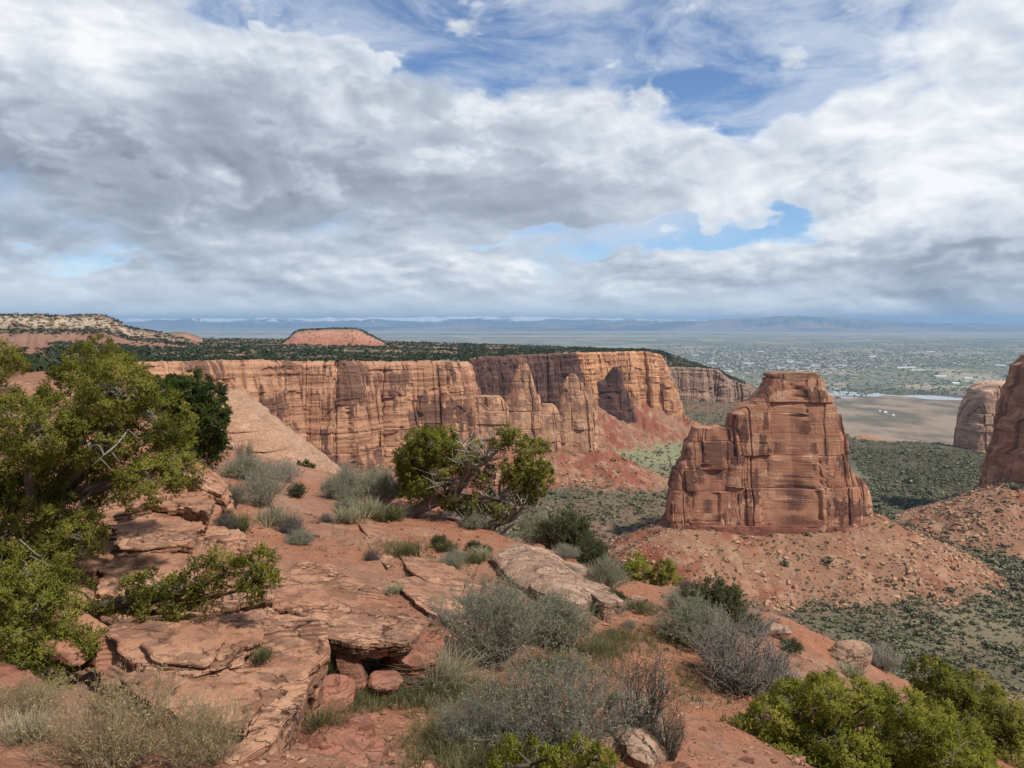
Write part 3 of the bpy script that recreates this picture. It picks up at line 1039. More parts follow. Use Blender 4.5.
# tree belts among the houses
vv, ff = [], []
for q_ in pick_town(3800, rg) + [on_plain(rg.uniform(640, 1060), rg.normal(391, 2.5)) for _ in range(500)]:
    d_ = np.hypot(q_[0], q_[1])
    s_ = rg.lognormal(0, .5) * 4.5 * (d_ / 8000) ** .5
    h_ = 7 * rg.lognormal(0, .2)
    b0 = len(vv)
    n_ = 7
    for a_ in range(n_):
        an = a_ / n_ * 6.283
        vv += [(q_[0] + 2.2 * s_ * math.cos(an), q_[1] + s_ * math.sin(an), PLZ), (q_[0] + 1.8 * s_ * math.cos(an + .4), q_[1] + .8 * s_ * math.sin(an + .4), PLZ + h_ * rg.uniform(.6, 1))]
    vv.append((q_[0], q_[1], PLZ + h_ * 1.15))
    for a_ in range(n_):
        b_ = (a_ + 1) % n_
        ff += [(b0 + 2 * a_, b0 + 2 * b_, b0 + 2 * b_ + 1, b0 + 2 * a_ + 1), (b0 + 2 * a_ + 1, b0 + 2 * b_ + 1, b0 + 2 * n_)]
kind(obj('valley_trees', mesh('valley_trees', vv, ff, [M['far_tree']], True)), 'stuff')


def mountain_material(name, base, pale, snow_z):
    m, t, bs, out = mat(name)
    tcn = t.n('ShaderNodeTexCoord').outputs['Object']
    n1 = t.noise(t.mapping(tcn, (.00035, .00035, .0012)), 1.0, 7, .62)
    c = t.mix(t.ss(n1, .40, .62), base, pale)
    z_ = t.sep(tcn)[2]
    sn = t.ss(t.m('ADD', z_, t.m('MULTIPLY', t.m('SUBTRACT', n1, .5), 900)), snow_z, snow_z + 60)
    c = t.mix(sn, c, (.86, .88, .90))
    t.link(c, bs.inputs['Base Color'])
    return m


def mountain_range(name, prof, d0, depth, m, rough, seed, n=700):
    """prof: (px, crest py); a ridge with spurs and gullies running down to the plain"""
    pxs = np.linspace(prof[0][0], prof[-1][0], n)
    crest = np.interp(pxs, [a[0] for a in prof], [a[1] for a in prof])
    zc = np.array([P(a, b, d0 + depth * .55)[2] for a, b in zip(pxs, crest)])
    tv = np.concatenate([np.linspace(0, 1, 44)])
    v = np.zeros((n, len(tv), 3))
    ca = fbm(np.stack([pxs / 16, 0 * pxs + seed, 0 * pxs], 1), 5, .6)
    for k, tvv in enumerate(tv):
        d = d0 + depth * tvv
        sh = np.clip(tvv / .55, 0, 1) if tvv <= .55 else np.clip(1 - (tvv - .55) / .45, 0, 1)
        h = sh ** 1.25
        # spurs
        sp = fbm(np.stack([pxs / 7 + tvv * .8, np.full(n, seed + tvv * 1.3), 0 * pxs], 1), 5, .6)
        hh = h * (1 + ca * rough * .5) + sp * rough * (h * (1 - h) * 2.6 + .12 * h)
        xx = np.array([P(a, 330, d)[0] for a in pxs])
        v[:, k] = np.stack([xx, np.full(n, d), PLZ - 5 + np.maximum(hh, 0) * (zc - PLZ)], 1)
    o = obj(name, mesh(name, v.reshape(-1, 3), grid_faces(n, len(tv)), [m], True))
    return kind(o, 'structure')


mountain_range('snowy_mountains', [(-300, 319), (100, 319), (160, 318.4), (330, 318), (420, 316.8), (470, 316), (540, 317), (620, 318.6), (720, 320.5), (900, 324), (1300, 326)], 44000, 14000,
               mountain_material('snowy_range', (.11, .115, .12), (.24, .21, .185), 90), .42, 3)
mountain_range('foothills', [(300, 327.5), (440, 326), (560, 326.5), (620, 322.5), (700, 321), (760, 317), (800, 315), (850, 318), (900, 322), (1000, 323.5), (1300, 324)], 34000, 9000,
               mountain_material('bare_foothills', (.075, .085, .085), (.30, .22, .18), 9000), .35, 11)

# ------------------------------------------------------------------ the mesa across the canyon
def resample(p, step, extra=()):
    s = np.concatenate([[0], np.cumsum(np.linalg.norm(np.diff(p[:, :2], axis=0), axis=1))])
    n = max(int(s[-1] / step), 2)
    ss_ = np.linspace(0, s[-1], n)
    out_ = [np.stack([np.interp(ss_, s, p[:, k]) for k in range(p.shape[1])], 1)]
    return out_[0], ss_


rim_in = np.column_stack([rim3, rimbase_z])
rimr, rs = resample(rim_in, 1.3)
# promontories and bays of the rim
tan = np.gradient(rimr[:, :2], axis=0); tan /= np.linalg.norm(tan, axis=1)[:, None] + 1e-9
nrm = np.stack([tan[:, 1], -tan[:, 0]], 1)
wob = fbm(np.stack([rs / 70, 0 * rs, 0 * rs + 2], 1), 3) * 16 + fbm(np.stack([rs / 22, 0 * rs, 0 * rs + 5], 1), 3) * 6
cv, cb = cells(np.stack([rs / 15, 0 * rs + .5, 0 * rs + .5], 1))
wob += (cv - .5) * 4.5
rimw = rimr.copy(); rimw[:, :2] += nrm * wob[:, None]


WALL_ATTR = {}


def wall_sheet(rim, s, nv, name, mats, prof, seed=0, big=1.0, close=False, bandmat=None):
    """cliff from rim (x, y, ztop, zbase) down: bedding ledges, joint columns, alcoves"""
    n = len(rim)
    tn = np.gradient(rim[:, :2], axis=0); tn /= np.linalg.norm(tn, axis=1)[:, None] + 1e-9
    for _ in range(6):
        tn[1:-1] = (tn[:-2] + tn[1:-1] * 2 + tn[2:]) / 4
    nr = np.stack([tn[:, 1], -tn[:, 0]], 1)
    tv = np.linspace(0, 1, nv)
    H = rim[:, 2] - rim[:, 3]
    Sx, T = np.meshgrid(np.arange(n), tv, indexing='ij')
    z = rim[:, 2][:, None] - H[:, None] * T
    sarr = np.repeat(s[:, None], nv, 1)
    out = np.interp(T, [a[0] for a in prof], [a[1] for a in prof]) * np.clip(H / 85, .3, 1.2)[:, None]
    q3 = np.stack([sarr.ravel(), z.ravel(), np.full(z.size, seed * 7.0)], 1)
    # joint-bounded blocks, tall and narrow, with flat faces
    sw = q3[:, 0] + fbm(q3 / np.array([25, 18, 1]), 3) * 2.5
    qs = np.stack([sw, q3[:, 1], q3[:, 2]], 1)
    zb = q3[:, 1] + fbm(np.stack([q3[:, 0] / 60, q3[:, 1] / 60, q3[:, 2]], 1), 2) * 3
    v1, e1, _ = bricks(sw, zb, seed, 26, 15)
    v2, e2, _ = bricks(sw, zb, seed + 3, 8, 6.5)
    v3, _, e3 = bricks(sw, zb * .02, seed + 6, 400, 30)
    v4, _, e4 = bricks(sw, zb * .02, seed + 8, 400, 11)
    d = (v1 - .5) * 2.4 * big + (v2 - .5) * 1.0 * big + (v3 - .5) * 6.5 * big + (v4 - .5) * 2.0 * big
    d -= (1 - smooth(e1, 0, .9)) * .8 * big + (1 - smooth(e3, 0, 1.2)) * 2.6 * big + (1 - smooth(e4, 0, .9)) * 1.3 * big * (hsh(np.round(sw / 40)) > .3)
    d += fbm(q3 * np.array([1 / 34, 1 / 70, 1]), 4) * 2.0 * big
    bed = fbm(np.stack([q3[:, 0] / 220, zb / 5.0, q3[:, 2]], 1), 4, .6)
    bed = np.round(bed * 4) / 4 * .6 + bed * .4
    d += bed * 1.1 * big
    al = smooth(fbm(np.stack([q3[:, 0] / 26, zb / 20, q3[:, 2] + 4], 1), 2), .30, .36)
    d -= al * 2.0 * big
    tz = T.ravel()
    st_ = fbm(np.stack([sw / 5.5, zb / 90, q3[:, 2] + 3], 1), 4, .6)
    pa_ = fbm(np.stack([q3[:, 0] / 45, zb / 45, q3[:, 2] + 6], 1), 3)
    varn = smooth(st_ * .9 + pa_ * 1.1 + (v1 - .5) * .30 + (v2 - .5) * .22 + .20 * (tz - .55), -.03, .20)
    fresh = smooth(fbm(np.stack([q3[:, 0] / 40, zb / 14, q3[:, 2] + 9], 1), 3) + (v2 - .5) * .5, .22, .32) * (1 - varn)
    WALL_ATTR['varnish'], WALL_ATTR['fresh'] = varn, fresh
    fade = smooth(T.ravel(), 0, .04)
    d = d.reshape(n, nv) * (.25 + .75 * fade.reshape(n, nv))
    xy = rim[:, None, :2] + nr[:, None, :] * (out + d)[:, :, None]
    v = np.dstack([xy, z])
    return v


def wall_obj(name, v, m, prof=None):
    o = obj(name, mesh(name, v.reshape(-1, 3), grid_faces(v.shape[0], v.shape[1])[:, ::-1], [m] if not isinstance(m, list) else m, False, dict(WALL_ATTR)))
    return o


PROF = [(0, -6), (.03, -1.5), (.07, -1), (.09, 1.5), (.16, 2.2), (.20, 4.5), (.24, 6), (.45, 8), (.50, 10.5), (.72, 12.5), (.76, 15), (.97, 17.5), (1, 19)]
# three stretches of the same rim, as the photograph shows them: the near wall, the alcove with the bright point, the far grey point
sA = np.searchsorted(rs, rs[np.argmin(np.linalg.norm(rimr[:, :2] - rim3[10, :2], axis=1))])
idx = lambda k: int(np.argmin(np.linalg.norm(rimr[:, :2] - rim3[k, :2], axis=1)))
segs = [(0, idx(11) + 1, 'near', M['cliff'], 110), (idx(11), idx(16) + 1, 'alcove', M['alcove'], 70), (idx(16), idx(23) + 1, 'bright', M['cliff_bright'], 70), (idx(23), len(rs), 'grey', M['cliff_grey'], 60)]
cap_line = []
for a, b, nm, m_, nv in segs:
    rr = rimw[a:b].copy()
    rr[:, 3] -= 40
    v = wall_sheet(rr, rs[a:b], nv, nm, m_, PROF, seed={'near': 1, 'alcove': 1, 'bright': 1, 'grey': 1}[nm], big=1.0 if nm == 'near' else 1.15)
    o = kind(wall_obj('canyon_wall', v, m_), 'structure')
    cap_line.append(v[:, 0] if a == 0 else v[1:, 0])
cap_line = np.vstack(cap_line)

# mesa top: from the rim back to its far edge
rimpx, rimpy, _ = PX(cap_line)
backy = np.interp(rimpx, [0, 100, 150, 300, 400, 500, 560, 620, 665, 700, 757], [336, 336.5, 337, 339.5, 341.5, 344.5, 346.5, 349.2, 351.5, 364.5, 386])
backd = np.interp(rimpx, [0, 100, 300, 500, 600, 665, 700, 757], [2500, 2500, 2450, 2250, 2100, 2050, 2600, 2700])
backp = np.array([P(a, b, d) for a, b, d in zip(rimpx, backy, backd)])
nvt = 46
tt_ = np.linspace(0, 1, nvt) ** 1.35
vt = cap_line[:, None, :] * (1 - tt_)[None, :, None] + backp[:, None, :] * tt_[None, :, None]
q3 = vt.reshape(-1, 3)
amp = np.minimum(tt_ * 14, 1) * (1 - tt_ ** 6)
dzt = (fbm(q3 / np.array([90, 90, 1e9]), 4) * 2.2 + np.floor(fbm(q3 / np.array([160, 160, 1e9]) + 4, 4) * 5) / 5 * 4).reshape(vt.shape[:2])
vt[:, :, 2] += dzt * amp[None]
# last row falls away so that the sheet has a far flank
vt[:, -1, 2] -= 60; vt[:, -1, :2] *= 1.02
q3 = vt.reshape(-1, 3)
c = np.tile(np.array([.26, .165, .11]), (len(q3), 1))
c = mixc(c, (.085, .085, .048), smooth(fbm(q3 / np.array([60, 60, 1e9]), 4), -.25, .1) * .85)
c = mixc(c, (.40, .26, .175), smooth(fbm(q3 / np.array([110, 45, 1e9]) + 9, 4), .18, .42) * .9)
c = mixc(c, (.36, .23, .15), np.tile(1 - smooth(tt_, .015, .06), len(vt)) * .8)
kind(obj('mesa_top', mesh('mesa_top', q3, grid_faces(len(vt), nvt)[:, ::-1], [M['mesa_ground']], True, {'soil': c})), 'structure')
MESA_VT = vt

# ------------------------------------------------------------------ towers, cut from silhouettes at their own distance
def tower(levels, d, thick, nth=260, nz=120, expo=3.2, seed=0, blk=1.0, lean=0.0, top_round=.0, amp=1.0):
    """levels: (py, pxL, pxR) from top to bottom at distance d; thick(t) half-depth; closed body with joints and ledges"""
    pys = np.array([l[0] for l in levels], float)
    yy = np.linspace(pys[0], pys[-1], nz)
    xl = np.interp(yy, pys, [l[1] for l in levels]); xr = np.interp(yy, pys, [l[2] for l in levels])
    L = np.array([P(a, b, d) for a, b in zip(xl, yy)]); Rr = np.array([P(a, b, d) for a, b in zip(xr, yy)])
    cx, hw, z = (L[:, 0] + Rr[:, 0]) / 2, (Rr[:, 0] - L[:, 0]) / 2, L[:, 2]
    tq = np.linspace(0, 1, nz)
    hd = np.array([thick(a) for a in tq])
    th = np.linspace(0, 2 * math.pi, nth, endpoint=False)
    cs, sn = np.cos(th), np.sin(th)
    ex = 2 / expo
    ux, uy = np.sign(cs) * np.abs(cs) ** ex, np.sign(sn) * np.abs(sn) ** ex
    X = cx[None] + hw[None] * ux[:, None]
    Y = d + lean * tq[None] + hd[None] * uy[:, None]
    Z = np.repeat(z[None], nth, 0)
    nx, ny = cs[:, None] / np.maximum(hw, 1)[None], sn[:, None] / np.maximum(hd, 1)[None]
    ln = np.sqrt(nx ** 2 + ny ** 2); nx, ny = nx / ln, ny / ln
    q_ = np.stack([X.ravel(), Y.ravel(), Z.ravel()], 1)
    sc = blk
    qw_ = q_ + np.stack([fbm(q_ / 22 / sc + 2, 3), fbm(q_ / 22 / sc + 7, 3), fbm(q_ / 30 / sc + 11, 2)], 1) * 3.0 * sc
    mid = nz // 2
    arc = np.concatenate([[0], np.cumsum(np.hypot(np.diff(X[:, mid]), np.diff(Y[:, mid])))])
    uu = (q_[:, 0] + .55 * q_[:, 1] + (qw_[:, 0] - q_[:, 0]) * .8) / sc
    zz_ = (qw_[:, 2] * .35 + q_[:, 2] * .65) / sc
    v1, e1, _ = bricks(uu, zz_, seed, 34, 15)
    v2, e2, _ = bricks(uu, zz_, seed + 2, 8, 6)
    v3, _, e3 = bricks(uu, zz_ * .02, seed + 5, 400, 27)
    dd = (v1 - .5) * 3.2 + (v2 - .5) * .38 + (v3 - .5) * 4.2 - (1 - smooth(e1, 0, .7)) * .7 - (1 - smooth(e3, 0, 1.0)) * 1.5 - (1 - smooth(e2, 0, .5)) * .15
    pa_ = fbm(np.stack([uu / 26, zz_ / 22, 0 * uu + seed], 1), 4, .55)
    st_ = fbm(np.stack([uu / 5, zz_ / 60, 0 * uu + seed + 4], 1), 4, .6)
    varn = smooth(pa_ * 1.2 + st_ * .75 + (v1 - .5) * .40 + (v2 - .5) * .22, -.04, .30)
    fresh = smooth(fbm(np.stack([uu / 22, zz_ / 13, 0 * uu + seed + 7], 1), 4) + (v2 - .5) * .30 + (v1 - .5) * .35, .12, .28) * (1 - varn * .6)
    dd += fbm(q_ / np.array([30, 30, 46]) + seed, 4) * 1.8
    bd = fbm(np.stack([q_[:, 0] / 130, q_[:, 1] / 130, q_[:, 2] / 6.5], 1) + seed, 3, .5)
    dd += (np.round(bd * 3) / 3 * .7 + bd * .3) * .45 * np.clip(.5 + fbm(q_ / 25 + 9, 2) * 2.0, .0, 1)
    dd = dd.reshape(X.shape) * sc * amp
    dd *= np.clip(hw / 12, .25, 1)[None]
    X = X + nx * dd; Y = Y + ny * dd
    v = np.dstack([X, Y, Z]).reshape(-1, 3)
    f = grid_faces(nth, nz, True)
    # top cap: shrinking rings with a little rubble
    rings = [.8, .55, .3]
    nb_ = len(v)
    capv = []
    for rr in rings:
        xx = X[:, 0] * rr + cx[0] * (1 - rr); yy_ = Y[:, 0] * rr + d * (1 - rr)
        zz = z[0] + fbm(np.stack([xx / 4, yy_ / 4, 0 * xx + seed], 1), 3) * 1.2 * sc + top_round * (1 - rr)
        capv.append(np.stack([xx, yy_, zz], 1))
    capv.append(np.array([[cx[0], d, z[0] + top_round]]))
    v = np.vstack([v] + capv)
    fl = [tuple(r) for r in f]
    idx0 = [i * nz for i in range(nth)]
    prev = idx0
    for k in range(3):
        cur = [nb_ + k * nth + i for i in range(nth)]
        fl += [(prev[(i + 1) % nth], prev[i], cur[i], cur[(i + 1) % nth]) for i in range(nth)]
        prev = cur
    cpt = nb_ + 3 * nth
    fl += [(prev[(i + 1) % nth], prev[i], cpt) for i in range(nth)]
    ex_ = np.zeros(len(v) - nth * nz)
    return v, fl, {'varnish': np.concatenate([varn, ex_]), 'fresh': np.concatenate([fresh, ex_])}


def empty_at(name, p):
    o = bpy.data.objects.new(name, None)
    COL.objects.link(o)
    o.location = tuple(float(c) for c in p)
    o.empty_display_size = .3
    return o


def part(name, vf, m, root):
    v = np.asarray(vf[0], float) - np.array(root.location)[None]
    return obj(name, mesh(name, v, vf[1], m if isinstance(m, list) else [m], False, vf[2] if len(vf) > 2 else None), root)


# the great monolith
mono = tag(empty_at('rock_monolith', P(770, 535, 680)), 'huge flat-topped red sandstone monolith standing alone on a talus cone in the canyon', 'rock tower')
part('tower', tower([(378, 766, 817), (384, 765, 819), (390, 761, 820), (394, 756, 824), (402, 747, 827), (405, 741, 831), (411, 733, 833), (413, 731, 838), (430, 729, 840), (436, 727, 843), (446, 727, 843), (460, 725, 845), (470, 722, 849), (480, 720, 853),
                     (500, 716, 856), (516, 712, 858), (532, 708, 858), (545, 706, 858)], 684, lambda t_: 14 + 12 * t_, 640, 300, 7.0, 1, amp=1.25), M['monolith'], mono)
part('shoulder', tower([(427, 691, 729), (429, 690, 732), (440, 686, 736), (443, 683, 738), (458, 680, 740), (462, 676, 740), (485, 671, 740), (500, 668, 740), (520, 666, 740), (532, 665, 740), (548, 664, 740)], 680, lambda t_: 12 + 8 * t_, 320, 190, 6.0, 4, .8, amp=1.3), M['monolith'], mono)
part('buttress', tower([(474, 842, 855), (480, 838, 861), (490, 834, 866), (505, 830, 869), (518, 826, 871), (540, 822, 874)], 692, lambda t_: 12 + 6 * t_, 200, 90, 3.0, 8, .7), M['monolith'], mono)
part('cap_rock', tower([(372, 769, 816), (373.5, 766, 817), (376, 766, 817), (377, 768, 815), (381, 769, 815)], 684, lambda t_: 13.5, 260, 16, 6.0, 3, .34), M['cap'], mono)
part('base_ledge', tower([(519, 664, 868), (522, 663, 870), (525, 661, 869), (528, 661, 872), (531, 659, 872), (545, 657, 874)], 684, lambda t_: 27 + 4 * t_, 420, 40, 4.0, 6, .35), M['mudstone'], mono)

# ridge of pinnacles left of it, in front of the alcove
def spire(base_px, levels, d, th, label, seed, name='rock_spire', capl=None, nth=150, nz=110, blk=.75, mm='spire', expo=3.4, amp=1.5):
    r_ = tag(empty_at(name, P(base_px, levels[-1][0], d)), label, 'rock spire' if name == 'rock_spire' else 'rock wall')
    part('tower', tower(levels, d, th, nth, nz, expo, seed, blk, amp=amp), M[mm], r_)
    if capl:
        part('cap_rock', tower(capl, d, lambda t_: 4.2, 70, 8, 3.0, seed, .2), M['cap'], r_)
    return r_


spire(492, [(396, 462, 498), (400, 460, 503), (407, 460, 510), (420, 458, 516), (440, 457, 518), (456, 456, 520)], 945, lambda t_: 12 + 9 * t_, 'broad low shoulder of banded sandstone joining the mesa wall to the pointed spire', 12, 'rock_wall', None, 200, 90, .8)
spire(521, [(361, 519.5, 525.5), (366, 517.5, 528), (376, 514, 531), (386, 511, 534), (393, 509, 537), (397, 506, 540), (410, 504, 542), (430, 501, 544), (456, 499, 546)], 948, lambda t_: 4.5 + 15 * t_, 'pointed sandstone spire with a small dark cap, tapering like a bottle', 15, 'rock_spire', [(358.5, 518, 526), (360, 516.5, 527.5), (362, 517, 527), (363.5, 518, 526)])
spire(548, [(404, 543, 552), (407, 542, 555), (411, 540, 558), (420, 538, 560), (456, 536, 562)], 952, lambda t_: 8 + 11 * t_, 'low sandstone pillar wedged between the pointed spire and the double-headed one', 18)
dbl = spire(573, [(374, 568, 576), (377, 565, 579), (384, 562, 583), (392, 560, 585), (400, 558, 588), (420, 556, 592), (456, 552, 597)], 954, lambda t_: 6 + 14 * t_, 'blunt double-headed sandstone spire at the end of the ridge, above a red slope', 21)
part('pinnacle', tower([(389, 586, 591), (393, 584, 593), (399, 583, 595), (412, 581, 597), (430, 580, 598), (456, 578, 600)], 960, lambda t_: 4 + 8 * t_, 120, 80, 3.0, 23, .6, amp=1.4), M['spire'], dbl)
# dark fins inside the alcove
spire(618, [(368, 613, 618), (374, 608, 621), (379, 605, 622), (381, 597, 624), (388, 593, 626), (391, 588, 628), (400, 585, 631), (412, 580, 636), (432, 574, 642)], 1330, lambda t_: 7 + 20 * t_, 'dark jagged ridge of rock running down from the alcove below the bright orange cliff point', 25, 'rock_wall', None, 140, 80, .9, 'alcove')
spire(671, [(381, 664, 672), (386, 661, 676), (394, 658, 679), (404, 655, 682), (425, 652, 686)], 1385, lambda t_: 9 + 12 * t_, 'small cluster of pale pinnacles at the foot of the bright orange cliff point', 27, 'rock_wall', None, 120, 50, .9, 'cliff_bright')
# right-hand walls
spire(1010, [(355, 1032, 1090), (362, 1027, 1100), (366, 1021, 1102), (384, 1020, 1104), (388, 1017, 1106), (415, 1014, 1110), (420, 1010, 1110), (446, 1007, 1112), (452, 1003, 1112), (470, 1001, 1116), (487, 997, 1120), (505, 994, 1124)], 825, lambda t_: 32 + 22 * t_, 'tall red sandstone wall leaning in at the frame edge, cracked into blocks', 31, 'rock_wall', None, 640, 260, .75, 'right_cliff', 3.6, 2.1)
spire(990, [(382, 992, 1060), (384, 985, 1062), (390, 976, 1064), (402, 970, 1066), (415, 965, 1068), (428, 963, 1070), (445, 962, 1072), (520, 958, 1078)], 1400, lambda t_: 38 + 16 * t_, 'pale rounded sandstone butte behind the red wall and above the wooded flat', 34, 'rock_butte', None, 420, 160, .9, 'pale_butte', 6.0, 1.5)

# tan slickrock dome below the dark juniper
v, f, dat = tower([(392, 222, 234), (396, 217, 240), (405, 205, 252), (420, 195, 268), (440, 185, 292), (458, 175, 315), (470, 165, 330), (490, 160, 350)], 75, lambda t_: 4 + 9 * t_, 300, 140, 2.0, 41, .0001)
v = np.asarray(v)
v[:, :2] += (fbm(v / np.array([9, 9, 5]), 4) * .5)[:, None] * np.array([[.6, -1]])
v[:, 1] += fbm(np.stack([v[:, 0] / 22, v[:, 1] / 22, (v[:, 2] + v[:, 0] * .12) / .6], 1), 4, .6) * .85
v[:, 2] += fbm(v / 3.0 + 3, 3) * .12
do = tag(empty_at('slickrock_dome', P(250, 480, 75)), 'smooth tan slickrock slope falling from the dark juniper towards the canyon', 'rock')
part('rock_face', (v, f, dat), M['dome'], do).data.polygons.foreach_set('use_smooth', np.ones(len(f), bool))

# ------------------------------------------------------------------ hills on the mesa
def hill_sheet(name, prof, d, dd, m, basez_py, cols, steps, n=260, nv=60, seed=0):
    pxs = np.linspace(prof[0][0], prof[-1][0], n)
    top = np.interp(pxs, [a[0] for a in prof], [a[1] for a in prof])
    zt = np.array([P(a, b, d)[2] for a, b in zip(pxs, top)])
    zb = np.array([P(a, basez_py, d - dd)[2] for a in pxs])
    tv = np.linspace(0, 1, nv)
    v = np.zeros((n, nv, 3)); cc = np.zeros((n, nv, 3))
    for k, a in enumerate(tv):
        dist = (d - dd) + a * dd * 2.4
        h = np.interp(a, [s_[0] for s_ in steps], [s_[1] for s_ in steps])
        nzz = fbm(np.stack([pxs / 9, np.full(n, a * 9 + seed), 0 * pxs], 1), 4)
        xx = (pxs - 512) / F * dist * .9967
        hh = h + nzz * .10 * (h > .02) * (h < .99)
        v[:, k] = np.stack([xx, np.full(n, dist), zb - 6 + hh * (zt - zb + 6)], 1)
        cc[:, k] = np.array([np.interp(h, [c_[0] for c_ in cols], [c_[1][j] for c_ in cols]) for j in range(3)])[None]
    return kind(obj(name, mesh(name, v.reshape(-1, 3), grid_faces(n, nv), [m], True, {'soil': cc.reshape(-1, 3)})), 'structure'), v


HILL_STEPS = [(0, 0), (.10, .40), (.15, .45), (.32, .52), (.40, .85), (.46, .97), (.6, 1), (.8, .98), (1, 0)]
h1, HILL_V = hill_sheet('mesa_hill', [(-260, 313), (-120, 311), (-20, 314), (30, 315), (60, 316), (98, 315), (108, 317.5), (118, 322.5), (128, 328.5), (150, 332), (165, 336), (190, 342)], 1500, 260, M['mesa_ground'], 346,
           [(0, (.26, .135, .093)), (.46, (.29, .155, .108)), (.5, (.18, .13, .08)), (.58, (.20, .16, .10)), (.62, (.42, .34, .24)), (.92, (.44, .36, .25)), (1, (.13, .13, .07))], HILL_STEPS)
hill_sheet('low_knoll', [(150, 338), (160, 334), (172, 332.3), (186, 332.5), (194, 335), (202, 339)], 1700, 120, M['mesa_ground'], 340, [(0, (.32, .15, .10)), (.6, (.36, .20, .14)), (1, (.15, .14, .08))], [(0, 0), (.2, .6), (.4, 1), (.7, 1), (1, 0)], 60, 24, 3)
h2, BUTTE_V = hill_sheet('flat_butte', [(282, 343), (288, 339), (294, 333), (300, 330.3), (330, 328.8), (355, 328.8), (362, 331), (368, 334.5), (376, 338.5), (384, 342.5)], 1750, 130, M['mesa_ground'], 343,
           [(0, (.36, .15, .095)), (.35, (.40, .175, .115)), (.72, (.44, .22, .15)), (.9, (.40, .22, .15)), (1, (.14, .125, .07))], [(0, 0), (.12, .30), (.25, .62), (.30, .80), (.33, .96), (.42, 1), (.7, 1), (1, 0)], 150, 50, 7)

#PART3
# ------------------------------------------------------------------ air
m_ = bpy.data.materials.new('air'); m_.use_nodes = True
m_.node_tree.nodes.clear()
t = NT(m_.node_tree)
pv = t.n('ShaderNodeVolumePrincipled')
pv.inputs['Color'].default_value = (.42, .68, 1.0, 1)
pv.inputs['Density'].default_value = 3.4e-5
pv.inputs['Anisotropy'].default_value = .1
oo = t.n('ShaderNodeOutputMaterial'); t.link(pv.outputs[0], oo.inputs['Volume'])
X0, Z0, Z1 = 64000, PLZ - 7, 400
v = [(a, b, c_) for a in (-X0, X0) for b in (-X0, X0) for c_ in (Z0, Z1)]
kind(obj('haze', mesh('haze', v, [(0, 1, 3, 2), (4, 6, 7, 5), (0, 4, 5, 1), (2, 3, 7, 6), (0, 2, 6, 4), (1, 5, 7, 3)], [m_], False)), 'stuff')

# ------------------------------------------------------------------ builders: tubes, leaves, rocks
def unit(a):
    return a / (np.linalg.norm(a, axis=-1, keepdims=True) + 1e-9)


def catmull(p, n):
    p = np.asarray(p, float)
    if len(p) < 3:
        t = np.linspace(0, 1, n)[:, None]
        return p[0] * (1 - t) + p[-1] * t
    q_ = np.vstack([2 * p[0] - p[1], p, 2 * p[-1] - p[-2]])
    u = np.linspace(0, len(p) - 1 - 1e-6, n)
    k = u.astype(int); f = (u - k)[:, None]
    a, b, c, d = q_[k], q_[k + 1], q_[k + 2], q_[k + 3]
    return .5 * (2 * b + (c - a) * f + (2 * a - 5 * b + 4 * c - d) * f ** 2 + (3 * b - a - 3 * c + d) * f ** 3)


class Tubes:
    """collects tapered tubes into one mesh"""

    def __init__(s):
        s.v, s.f, s.g, s.n = [], [], [], 0

    def add(s, pts, r, sides=6, gnarl=0.0, seed=0.0):
        pts = np.asarray(pts, float)
        m = len(pts)
        r = np.interp(np.linspace(0, 1, m), np.linspace(0, 1, len(r)), r)
        tg = unit(np.gradient(pts, axis=0))
        up = np.array([.31, .17, .93])
        a = unit(np.cross(tg, up)); b = np.cross(tg, a)
        th = np.linspace(0, 2 * math.pi, sides, endpoint=False)
        ring = np.cos(th)[None, :, None] * a[:, None] + np.sin(th)[None, :, None] * b[:, None]
        rr = np.repeat(r[:, None], sides, 1)
        ln = np.concatenate([[0], np.cumsum(np.linalg.norm(np.diff(pts, axis=0), axis=1))])
        if gnarl:
            twist = np.stack([np.cos(th)[None] * 1.6 + 0 * rr + seed, np.sin(th)[None] * 1.6 + 0 * rr, np.repeat(ln[:, None], sides, 1) * 1.2], -1)
            # spiral grain ridges
            sp = np.stack([np.cos(th[None] + ln[:, None] * 2) * 2.6 + seed, np.sin(th[None] + ln[:, None] * 2) * 2.6, np.repeat(ln[:, None], sides, 1) * .5], -1)
            rr = rr * (1 + gnarl * fbm(twist.reshape(-1, 3), 3).reshape(rr.shape) + gnarl * 1.2 * fbm(sp.reshape(-1, 3), 2).reshape(rr.shape))
        v = pts[:, None] + ring * rr[..., None]
        s.v.append(v.reshape(-1, 3))
        s.g.append(np.stack([np.repeat((th / 6.283)[None], m, 0), np.repeat(ln[:, None], sides, 1), 0 * rr], -1).reshape(-1, 3))
        i, j = np.meshgrid(np.arange(m - 1), np.arange(sides), indexing='ij')
        j2 = (j + 1) % sides
        f = np.stack([i * sides + j, i * sides + j2, (i + 1) * sides + j2, (i + 1) * sides + j], -1).reshape(-1, 4) + s.n
        s.f.append(f)
        s.n += m * sides

    def mesh(s, name, m, loc=(0, 0, 0)):
        return mesh(name, np.vstack(s.v) - np.asarray(loc)[None], np.vstack(s.f), [m], True, {'grain': np.vstack(s.g)})


